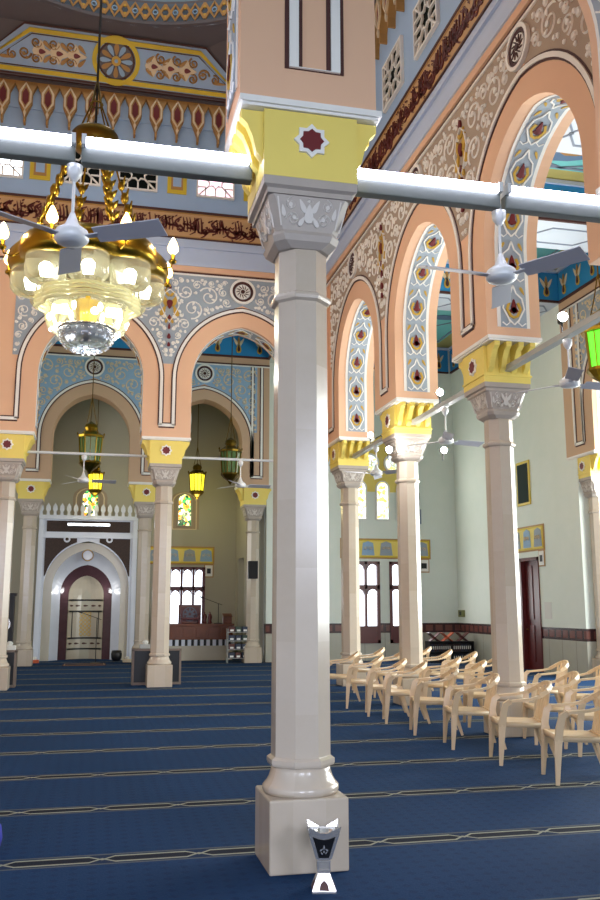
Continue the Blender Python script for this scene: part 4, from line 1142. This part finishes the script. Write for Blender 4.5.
def painted_head(M, u0, u1, z0, z1, parent, square=None):
    b = MB(); b.mat(OCHRE); rect(b, M, u0, u1, z0, z1, .02); b.mat(YFRAME); rect(b, M, u0+.04, u1-.04, z0+.04, z1-.04, .03); b.mat(YELLOW); rect(b, M, u0+.09, u1-.09, z0+.08, z1-.08, .034)
    n = max(2, int((u1-u0)/.5))
    for i in range(n):
        c = u0+(i+.5)*(u1-u0)/n; b.mat(BLUEB if i % 2 else GREYB); b.poly(M, [(c-.2, z0+.1), (c+.2, z0+.1), (c+.16, z1-.14), (c, z1-.08), (c-.16, z1-.14)], .045)
        b.mat(CREAM); b.spiral(M, c-.07, (z0+z1)/2, .07, .025, .07); b.spiral(M, c+.07, (z0+z1)/2, .07, .025, .07, PI, -1)
    if square:
        b.mat(OCHRE); rect(b, M, square[0], square[1], z0-.4, z0, .02); b.mat(WHITE); rect(b, M, square[0]+.03, square[1]-.03, z0-.37, z0-.02, .03); b.mat(BLACK); rect(b, M, square[0]+.09, square[1]-.09, z0-.28, z0-.12, .04)
    b.build('painted_panel', None, parent)
painted_head(Mf, 7.1, 9.95, 2.98, 3.58, far, (9.55, 9.9))
painted_head(lambda u, v, d: (u, 28.2-d, v), 1.6, 3.72, 2.88, 3.45, qib, (3.4, 3.7))
painted_head(lambda u, v, d: (XR-d, u, v), 19.8, 21.5, 2.95, 3.6, right, (19.82, 20.12))
# dark door in the right wall
E = struct(empty('door_1', (XR, 20.65, 0)))
b = MB(); b.box(.1, .16, -.46, .46, 0, 2.76); b.build('leaf', DWOOD, E)
b = MB(); b.box(-.03, .2, -.5, -.42, 0, 2.8); b.box(-.03, .2, .42, .5, 0, 2.8); b.box(-.03, .2, -.5, .5, 2.72, 2.8); b.build('door_frame', DWOOD, E)
b = MB()
for z0, z1 in ((.2, 1.1), (1.25, 2.6)):
    for y0_, y1_ in ((-.38, -.05), (.05, .38)): b.box(.08, .1, y0_, y1_, z0, z1)
b.build('door_panel', DWOOD, E)
b = MB(); b.tube([(.09, .36, 1.0), (.03, .36, 1.0), (.03, .26, 1.0)], .012, 6); b.build('door_handle', BRASS, E)
# narrow framed picture and notice on the right wall
E = tag(empty('framed_picture', (XR-.03, 20.75, 4.15)), 'narrow dark picture in a yellow frame high on the right wall', 'picture')
b = MB(); b.box(0, .03, -.35, .35, 0, 1.15); b.build('frame', YFRAME, E); b = MB(); b.box(-.01, .0, -.28, .28, .07, 1.08); b.build('picture_panel', mat('dark_grey_picture', (60, 70, 66), .9, spec=.1), E)
b = MB(); b.box(XR-.012, XR, 19.62, 19.95, 1.28, 1.68); o = b.build('wall_notice', PAPER); tag(o, 'white paper notice on the wall right of the dark door', 'notice')
E = tag(empty('switch_box', (XR-.08, 24.95, 1.36)), 'small brown and green switch box near the aisle corner above the tile band', 'switch box')
b = MB(); b.box(0, .08, -.16, .16, -.1, .1); b.build('housing', mat('khaki_metal', (120, 122, 70), .5), E); b = MB(); b.box(-.012, 0, -.06, .06, -.05, .05); b.build('switch', BLACK, E)

# ------------------------------------------------------------------ platform and furniture on the qibla side
E = tag(empty('wooden_platform', (3.0, 26.6, 0)), 'long wooden platform front with carved rail on a white base, under the bright window', 'platform')
b = MB(); b.box(-1.2, 1.1, .02, .8, 0, .42); b.build('white_base', BMARB, E)
b = MB()
for i in range(13): b.box(-1.16+i*.185, -1.06+i*.185, .0, .1, .42, .6)
b.build('baluster', WMARB, E)
b = MB(); b.box(-1.2, 1.1, .12, .8, .42, .6); b.build('painted_gap_shade', BLACK, E)  # solid black box painted in as the shade behind the balusters
b = MB(); b.box(-1.2, 1.1, -.02, .8, .6, 1.0); b.box(-1.24, 1.14, -.06, .84, 1.0, 1.06)
for i in range(6): b.box(-1.14+i*.38, -.82+i*.38, -.035, -.02, .66, .95)
b.build('wooden_front', WOOD, E, bevel=.006)
E = tag(empty('carved_chair', (2.85, 26.9, 1.06)), 'dark carved wooden pulpit chair standing on the platform before the window', 'chair')
b = MB(); b.box(-.34, .34, .1, .18, 0, .56); b.box(-.3, -.24, -.1, .16, 0, .3); b.box(.24, .3, -.1, .16, 0, .3); b.box(-.3, .3, -.1, .14, .12, .18); b.build('body', DWOOD, E, bevel=.01)
b = MB(); M = lambda u, v, d: (u, .1-d, v); b.mat(WOOD); b.ribbon(M, [(-.3, .04), (.3, .04), (.3, .5), (-.3, .5)], .04, .03, True); b.mat(mat('carved_blue_grey', (92, 96, 112), .5))
for i in range(8): a = 2*PI*i/8; b.leaf(M, .12*math.cos(a), .28+.12*math.sin(a), .16, .06, a, .03)
b.circ(M, 0, .28, .2, .025, .03, 20); b.build('carved_back', None, E)
for dx, lb in ((.44, 'small dark wooden urn on the platform, left one right of the pulpit chair'), (.6, 'small dark wooden urn on the platform, nearest the microphone')):
    b = MB(); b.smooth = True; b.lathe([(.06, 0), (.07, .03), (.05, .1), (.075, .2), (.05, .28), (.025, .3), (.02, .34), (.001, .36)], 14); o = b.build('wooden_urn', DWOOD, None, (2.85+dx, 26.95, 1.06)); tag(o, lb, 'urn', 'urns on the platform')
E = tag(empty('small_lectern', (3.98, 26.95, 1.06)), 'small brown wooden box lectern at the right end of the platform', 'lectern')
b = MB(); b.box(-.13, .13, -.1, .1, 0, .2); b.build('body', WOOD, E, bevel=.006); b = MB(); b.add([(-.14, -.13, .2), (.14, -.13, .2), (.14, .11, .28), (-.14, .11, .28), (-.14, -.13, .22), (.14, -.13, .22), (.14, .11, .3), (-.14, .11, .3)], [(0, 1, 2, 3), (4, 5, 6, 7), (0, 1, 5, 4), (1, 2, 6, 5), (2, 3, 7, 6), (3, 0, 4, 7)]); b.build('sloping_top', WOOD, E)
def mic(x, y, z, h, boom, label, rz=0):
    E = tag(empty('microphone_stand', (x, y, z), rz), label, 'microphone stand', 'microphone stands')
    b = MB(); b.lathe([(.13, 0), (.13, .015), (.02, .03), (.001, .03)], 16); b.build('base', BLACK, E)
    b = MB(); b.tube([(0, 0, .02), (0, 0, h)], .012, 6); b.build('pole', BLACK, E)
    b = MB(); b.tube([(.12, 0, h-.05), (-boom, 0, h+boom*.35)], .009, 6); b.build('boom', BLACK, E)
    b = MB(); b.smooth = True; b.tube([(-boom+.04, 0, h+boom*.33), (-boom-.08, 0, h+boom*.4)], .022, 8); b.build('microphone', BLACK, E)
mic(3.68, 26.75, 1.06, .6, .5, 'microphone on a boom arm over the wooden platform')
mic(.12, 26.0, 0, 1.25, .45, 'thin black microphone stand on the carpet before the mihrab niche')
# book rack at the far column
def book_rack():
    E = tag(empty('book_rack', (4.05, 25.3, 0)), 'grey metal book rack left of the far column, holding white-edged books', 'rack')
    b = MB()
    for x in (-.3, .3):
        for y in (-.12, .12): b.tube([(x, y, 0), (x, y, .95)], .012, 5)
    b.build('upright', METAL, E)
    for z in (.12, .36, .6, .84):
        b = MB(); b.box(-.3, .3, -.13, .13, z, z+.015); b.build('shelf', METAL, E)
    rnd = random.Random(5); cols = [mat('book_green', (40, 62, 50), .5), mat('book_maroon', (80, 36, 30), .5), mat('book_navy', (34, 44, 66), .5)]
    names = {.12: 'bottom shelf', .36: 'second shelf', .6: 'third shelf', .84: 'top shelf'}
    for z in (.12, .36, .6, .84):
        for k in range(3):
            x = -.19+k*.19; m = cols[rnd.randrange(3)]
            o = tag(empty('stacked_book', (4.05+x, 25.27, z+.016)), 'dark book at the %s of the %s of the far metal rack' % (('left', 'middle', 'right')[k], names[z]), 'book', 'books in the far rack')
            b = MB(); b.box(-.08, .08, -.11, .1, 0, .15); b.build('cover', m, o); b = MB(); b.box(-.05, .05, -.114, -.11, .02, .07); b.build('page_edge', PAPER, o)
book_rack()
E = tag(empty('loudspeaker', (4.4, 24.93, 2.35)), 'black loudspeaker fixed to the far column above the book rack', 'loudspeaker')
b = MB(); b.box(-.13, .13, -.12, .1, 0, .5); b.build('cabinet', BLACK, E, bevel=.01); b = MB(); b.box(-.11, .11, -.135, -.12, .02, .48); b.build('grille', mat('dark_grille', (26, 26, 28), .8), E)
# low dark cabinets behind the front columns
def cabinet(x, label):
    E = tag(empty('low_cabinet', (x, 18.86, 0)), label, 'cabinet', 'low dark cabinets behind the front arcade')
    b = MB()
    b.box(-.5, -.46, -.15, .15, 0, .7); b.box(.46, .5, -.15, .15, 0, .7); b.box(-.5, .5, -.15, .15, .68, .72); b.box(-.46, .46, -.15, .15, 0, .05); b.build('wooden_frame', mat('grey_brown_wood', (120, 104, 92), .5), E)
    b = MB(); b.box(-.46, .46, -.13, -.11, .05, .68); b.build('black_panel', BLACK, E)
cabinet(1.32, 'low black-fronted cabinet behind the front column between the arches'); cabinet(-1.95, 'low black-fronted cabinet behind the column at the left edge')
def tissue(x, y, z, label, m=METAL):
    E = tag(empty('tissue_box', (x, y, z)), label, 'tissue box', 'tissue boxes'); b = MB(); b.box(-.12, .12, -.08, .08, 0, .09); b.build('box', m, E, bevel=.01)
    b = MB(); b.lathe([(.05, .09), (.07, .13), (.03, .17), (.001, .16)], 7); b.build('tissue', PAPER, E)
tissue(1.08, 18.86, .72, 'grey tissue box on the cabinet behind the front column'); tissue(-1.6, 18.86, .72, 'white tissue box on the cabinet at the left edge', PAPER)
tissue(-1.55, 26.4, 0, 'tissue box on the carpet left of the mihrab', ORANGE); tissue(1.0, 26.2, 0, 'tissue box on the carpet right of the mihrab', CREAM)
E = tag(empty('pot', (.72, 26.9, 0)), 'dark pot at the right foot of the mihrab arch', 'pot'); b = MB(); b.smooth = True; b.lathe([(.1, 0), (.15, .08), (.16, .2), (.13, .3), (.12, .3), (.12, .24), (.001, .24)], 18); b.build('body', BLACK, E)
b = MB(); b.mat(mat('dark_red_rug', (70, 40, 40), .9)); b.box(-.75, .4, 24.9, 25.8, 0, .012); b.mat(OCHRE); b.ribbon(lambda u, v, d: (u, v, .012+d), [(-.7, 24.95), (.35, 24.95), (.35, 25.75), (-.7, 25.75)], .03, .002, True); tag(b.build('prayer_rug'), 'small dark red prayer rug on the carpet before the mihrab', 'rug')
# standing clock at the left edge
E = tag(empty('standing_clock', (-2.3, 24.6, 0)), 'dark standing clock with a round white dial at the far left edge', 'clock')
b = MB(); b.box(-.28, .28, -.15, .15, 0, 1.9); b.box(-.32, .32, -.18, .18, 0, .12); b.box(-.32, .32, -.18, .18, 1.84, 1.92); b.build('case', BLACK, E)
b = MB(); M = lambda u, v, d: (u, -.15-d, v+1.12); b.mat(CHROME); b.circ(M, 0, 0, .2, .03, .03, 28); b.build('bezel', None, E)
b = MB(); b.mat(PAPER); b.disc(M, 0, 0, .19, .015, 28); b.mat(BLACK); b.ribbon(M, [(0, 0), (.0, .13)], .012, .02); b.ribbon(M, [(0, 0), (.09, .02)], .014, .02)
for i in range(12): a = 2*PI*i/12; b.disc(M, .16*math.cos(a), .16*math.sin(a), .01, .02, 6)
b.build('dial', None, E)

# bookcase and folding book stands in the aisle corner
E = tag(empty('low_bookcase', (10.35, 24.2, 0)), 'low dark bookcase of white-spined books in the corner behind the chairs', 'bookcase')
b = MB(); b.box(-.95, .3, -.18, -.15, 0, .6)
for z in (0, .28, .56): b.box(-1.0, .35, -.2, .15, z, z+.03)
for x in (-1.0, .32): b.box(x, x+.03, -.2, .15, 0, .6)
b.box(-.97, .33, .12, .15, 0, .58)
b = MB()
for z in (0, .28, .56): b.box(-1.0, .35, -.2, .15, z, z+.03)
for x in (-1.0, -.34, .32): b.box(x, x+.03, -.2, .15, 0, .59)
b.box(-.97, .33, .12, .15, 0, .58); b.build('case', BLACK, E)
rnd = random.Random(2); k = 0
bk = {}
for c_ in range(3):
    m1 = mat('spine_%d' % c_, [(30, 34, 36), (56, 30, 28), (28, 36, 60)][c_], .5); b = MB(); b.mat(m1); b.box(-.026, .026, -.12, .12, 0, .2); b.mat(PAPER); b.box(-.012, .012, -.125, -.12, .06, .15); bk[c_] = b.mesh('book')
for si, z in enumerate((.03, .31)):
    for i in range(20):
        x = -.94+i*.062
        if abs(x+.325) < .05: continue
        o = inst(bk[rnd.randrange(3)], 'book', (10.35+x, 24.13, z)); tag(o, 'dark book with a white spine label on the %s shelf of the aisle bookcase' % ('lower', 'upper')[si], 'book', 'books on the %s shelf of the aisle bookcase' % ('lower', 'upper')[si])
def rehal(x, m, label, w=.2):
    E = tag(empty('folding_book_stand', (x, 24.18, .59)), label, 'book stand', 'folding book stands')
    for s in (-1, 1):
        b = MB(); b.sweep([(-s*.14, 0, 0), (0, 0, .1), (s*.17, 0, .24)], .22, .018, (0, 1, 0)); b.build('leaf', m, E)
rehal(9.55, DWOOD, 'dark folding book stand at the left end of the aisle bookcase'); rehal(9.95, ORANGE, 'orange folding book stand in the middle of the aisle bookcase'); rehal(10.42, DWOOD, 'dark folding book stand at the right end of the aisle bookcase')

# ------------------------------------------------------------------ beige plastic chairs
def chair_proto():
    E = empty('plastic_armchair', (0, 0, 0))
    NX, NY = 9, 9; b = MB(); b.smooth = True
    def sp(i, j, o):
        x = -.24+.46*i/(NX-1); y = (-1+2*j/(NY-1))*(.24-.03*i/(NX-1)); z = .425-.022*math.sin(PI*j/(NY-1))*math.sin(PI*min(1, .25+i/(NX-1)*.75))-(.02 if i == 0 else 0)-.02*i/(NX-1); return (x, y, z-o)
    vs = [sp(i, j, o) for o in (0, .018) for i in range(NX) for j in range(NY)]; fs = []; n = NX*NY
    for i in range(NX-1):
        for j in range(NY-1): q = i*NY+j; fs += [(q, q+1, q+NY+1, q+NY), (n+q, n+q+NY, n+q+NY+1, n+q+1)]
    bd = [j for j in range(NY)]+[i*NY+NY-1 for i in range(1, NX)]+[(NX-1)*NY+j for j in range(NY-2, -1, -1)]+[i*NY for i in range(NX-2, 0, -1)]
    for p, q in zip(bd, bd[1:]+bd[:1]): fs.append((p, q, n+q, n+p))
    b.add(vs, fs)
    b.sweep([(-.24, -.235, .4), (-.24, .235, .4)], .03, .05, (1, 0, 0))
    for s in (-1, 1): b.sweep([(-.24, s*.235, .4), (.2, s*.21, .385)], .02, .05, (0, 1, 0))
    b.build('seat', PLAST, E)
    # arm and back rim: one flowing band each side
    for s in (-1, 1):
        P = [(-.235, .25, .38), (-.225, .27, .5), (-.2, .285, .6), (-.15, .29, .635), (-.05, .292, .645), (.06, .285, .655), (.16, .268, .68), (.245, .235, .73), (.295, .17, .77), (.32, .09, .79), (.325, 0, .796)]
        P = [Vector((x, s*y, z)) for x, y, z in P]
        def sd(i, s=s):
            return Vector((.3, 0, 0)) if i < 2 else (Vector((.3, s*.4, 0)) if i == 2 else (Vector((0, 1, 0)) if i < 6 else Vector((.2, s*.2, 1)) ))
        # arm: front support then arm rest
        b = MB(); b.sweep(P[:4], lambda t: .075-.02*t, .024, (1, 0, .3)); b.smooth = False
        b.sweep(P[3:7], lambda t: .065-.015*t, .024, (0, 1, 0)); b.build('armrest', PLAST, E)
        b = MB(); b.sweep(P[6:], lambda t: .045, .02, (.1, s*.35, -.9)); 
        if s > 0: RIM = b
        else: RIM2 = b
    bb = MB(); bb.smooth = False
    for q in (RIM, RIM2): bb.add(q.v, q.f)
    # splats of the backrest
    for y0_, y1_, w in ((-.042, -.045, .07), (.042, .045, .07), (.12, .13, .065), (-.12, -.13, .065), (-.185, -.21, .05), (.185, .21, .05)):
        zt = .797-1.1*abs(y1_)**2; xt = .325-abs(y1_)**2*1.3
        bb.sweep([(.2, y0_, .38), (.25, (y0_+y1_)/2, .59), (xt, y1_, zt-.01)], w, .012, (0, 1, 0))
    bb.sweep([(.2, -.2, .395), (.2, .2, .395)], .05, .02, (0, 0, 1))
    bb.build('backrest', PLAST, E)
    for s in (-1, 1):
        b = MB(); b.sweep([(-.265, s*.265, 0), (-.235, s*.25, .42)], lambda t: .034+.042*t, .02, (1, 0, 0)); b.sweep([(-.265, s*.265, 0), (-.235, s*.24, .42)], lambda t: .03+.02*t, .018, (0, 1, 0)); b.build('leg', PLAST, E)
        b = MB(); b.sweep([(.33, s*.25, 0), (.26, s*.235, .22), (.2, s*.215, .42)], lambda t: .03+.05*t, .02, (1, 0, .2)); b.sweep([(.33, s*.25, 0), (.26, s*.225, .22), (.2, s*.2, .42)], lambda t: .028+.015*t, .018, (0, 1, 0)); b.build('leg', PLAST, E)
    return E
PC = chair_proto(); first = True
rows = {
 'front': [(4.37, 7.77, 'beside the right edge, nearest chair of the front row'), (4.31, 8.8, 'second chair of the front row counted from the right edge'), (4.22, 9.85, 'third chair of the front row, left of the nearest arcade column'),
           (4.2, 10.98, 'fourth chair of the front row counted from the right edge'), (4.2, 12.1, 'fifth chair of the front row counted from the right edge'), (4.2, 12.92, 'sixth chair of the front row, before the middle arcade column'),
           (4.18, 13.95, 'seventh chair of the front row counted from the right edge'), (4.1, 15.05, 'eighth and last visible chair of the front row, beside the foreground column')],
 'middle': [(5.42, 9.1, 'nearest middle-row chair, right of the nearest arcade column'), (5.35, 9.95, 'middle-row chair just right of the nearest arcade column'), (5.22, 11.5, 'middle-row chair just left of the nearest arcade column'), (5.25, 12.3, 'third middle-row chair beyond the nearest arcade column'),
            (5.2, 13.1, 'middle-row chair just right of the middle arcade column'), (5.15, 15.45, 'middle-row chair beyond the middle arcade column'), (5.05, 16.35, 'farthest middle-row chair before the far arcade column')],
 'back': [(6.45, 10.1, 'nearest back-row chair by the right edge'), (6.42, 11.0, 'second back-row chair from the right edge'), (6.36, 11.95, 'back-row chair seen right of the nearest arcade column'), (6.15, 13.6, 'back-row chair left of the nearest arcade column'), (6.12, 14.55, 'back-row chair before the low bookcase'),
          (6.0, 15.35, 'back-row chair right of the middle arcade column'), (6.05, 16.5, 'farthest back-row chair beyond the middle arcade column')]}
rr = random.Random(11)
for rw, L in rows.items():
    for x, y, lb in L:
        c = PC if first else copy_tree(PC); first = False
        c.location = (x+(.1 if rw == 'front' else .05), y, 0); c.rotation_euler = (0, 0, -.25+rr.uniform(-.05, .05))
        tag(c, 'beige plastic armchair, '+lb, 'chair', 'beige plastic armchairs in the %s row' % rw)

# ------------------------------------------------------------------ incense burner
E = tag(empty('incense_burner', (1.345, 5.2, 0), -.2), 'silver incense burner with black panels standing at the foot of the large column', 'incense burner')
def sqr(h, z, c=0): return [(h, -h, z), (h, h, z), (-h, h, z), (-h, -h, z)]
b = MB(); b.mat(CHROME); b.rings([sqr(.072, 0), sqr(.072, .012), sqr(.035, .105), sqr(.035, .115)])
b.mat(DARK)
for q in range(4):
    rot = Matrix.Rotation(q*PI/2, 3, 'Z'); M = lambda u, v, d, rot=rot: tuple(rot @ Vector((u, -(.072-.037*(v-.012)/.093)-d, v)))
    b.poly(M, [(-.03, .016), (.03, .016), (.022, .05), (0, .068), (-.022, .05)], .002)
b.build('foot', None, E)
b = MB(); b.rings([sqr(.036, .112), sqr(.042, .118), sqr(.042, .125), sqr(.032, .13), sqr(.032, .165), sqr(.042, .17), sqr(.042, .178), sqr(.036, .184)])
for sx in (-1, 1):
    for sy in (-1, 1): b.tube([(sx*.034, sy*.034, .125), (sx*.034, sy*.034, .172)], .007, 6)
b.build('stem', CHROME, E)
b = MB(); b.mat(CHROME); b.rings([sqr(.04, .182), sqr(.088, .345), sqr(.08, .345), sqr(.04, .25)])
for q in range(4):
    rot = Matrix.Rotation(q*PI/2, 3, 'Z')
    M = lambda u, v, d, rot=rot: tuple(rot @ Vector((u, -(.04+.048*(v-.182)/.163)-d, v)))
    w = lambda v: .04+.048*(v-.182)/.163
    for s in (-1, 1):
        b.mat(CHROME); b.ribbon(M, [(s*w(.19)*.95, .19), (s*w(.34)*.95, .34)], .012, .006)
        b.poly(M, [(s*w(.34), .34), (s*(w(.34)+.008), .385), (s*.02, .345)], .004)
    b.mat(BLACK); b.poly(M, [(-.03, .195), (.03, .195), (.068, .325), (.03, .31), (0, .305), (-.03, .31), (-.068, .325)], .003)
    b.mat(CHROME)
    for (u, v, L, ww, an) in ((0, .262, .03, .012, PI/2), (-.016, .245, .022, .01, .6), (.016, .245, .022, .01, 2.5), (-.014, .225, .02, .008, 2.2), (.014, .228, .02, .008, .9), (0, .235, .02, .008, PI/2)): b.leaf(M, u, v, L, ww, an, .007)
b.build('bowl', None, E)
b = MB(); b.lathe([(.05, .3), (.062, .34), (.055, .342), (.04, .31), (.001, .305)], 16); b.build('coal_cup', CHROME, E); E.scale = (.95, .95, .94)

# blue bolster cut by the left edge
b = MB(); b.smooth = True; b.lathe([(.001, 0), (.14, .01), (.17, .05), (.18, .1), (.17, .17), (.12, .22), (.05, .24), (.001, .245)], 20); o = b.build('blue_cushion', BLUEF, None, (-.7, 6.4, 0)); tag(o, 'round blue cushion on the carpet cut off by the lower left edge', 'cushion')

# ------------------------------------------------------------------ lights
def area(name, loc, rot, sx, sy, e, col=(1, 1, 1), spread=None):
    L = bpy.data.lights.new(name, 'AREA'); L.shape = 'RECTANGLE'; L.size = sx; L.size_y = sy; L.energy = e; L.color = col
    if spread: L.spread = spread
    o = bpy.data.objects.new(name, L); COL.objects.link(o); o.location = loc; o.rotation_euler = rot; return o
# daylight through the back windows, plus added fill at the right wall and drum
for x in (-5, 0, 5): area('window_and_fill_daylight', (x, -4.9, 3.4), (PI/2-.36, 0, 0), 2.6, 2.6, 135, (.74, .8, 1), 1.75)
for y in (9.0, 12.6, 16.1): area('window_and_fill_daylight', (12.95, y, 3.6), (0, PI/2, 0), 4.5, 2.4, 500, (.95, 1, .98))  # added to brighten the aisle, as if from a window wall
for i in range(8):
    a = 2*PI*i/8+PI/8
    area('drum_fill_light', (CX+4.1*math.cos(a), CY+4.1*math.sin(a), 15.0), (0, -PI/3.2, a+PI) if False else (PI/3.4, 0, a+PI/2+0), 1.4, 1.2, 48, (1, .97, .93))  # fill lights added for the hall; the drum has no modelled windows
for x in (7.88, 9.06): area('window_and_fill_daylight', (x, YE-.12, 1.9), (-PI/2, 0, 0), .8, 1.6, 14, (1, 1, .98))
for x in (7.7, 8.4, 9.1): area('window_and_fill_daylight', (x, YE-.12, 5.2), (-PI/2, 0, 0), .4, 1.8, 14, (.98, 1, .95))
area('window_and_fill_daylight', (-8.9, 22.5, 4.0), (0, -PI/2, 0), 3, 3, 170, (1, .95, .85))  # area light at the unseen left wall, no window modelled there
area('window_and_fill_daylight', (-8.9, 0, 3.0), (0, -PI/2, 0), 3, 4, 90, (.8, .88, 1))  # same for the near bay, again without a window in the wall
W = bpy.data.worlds.new('world'); S.world = W; W.use_nodes = True
W.node_tree.nodes['Background'].inputs[0].default_value = (.8, .88, 1, 1); W.node_tree.nodes['Background'].inputs[1].default_value = .5

# ------------------------------------------------------------------ camera
cam = bpy.data.cameras.new('camera'); cam.sensor_fit = 'VERTICAL'; cam.sensor_height = 24; cam.lens = 877.37/900*24; cam.clip_end = 100; cam.clip_start = .05
co = bpy.data.objects.new('camera', cam); COL.objects.link(co); co.location = (0, 0, 1.6); co.rotation_euler = (PI/2+.1753, 0, -.228)
S.camera = co
S.view_settings.view_transform = 'Standard'; S.view_settings.look = 'None'; S.view_settings.gamma = 1; S.view_settings.use_curve_mapping = False
S.view_settings.exposure = 0.48
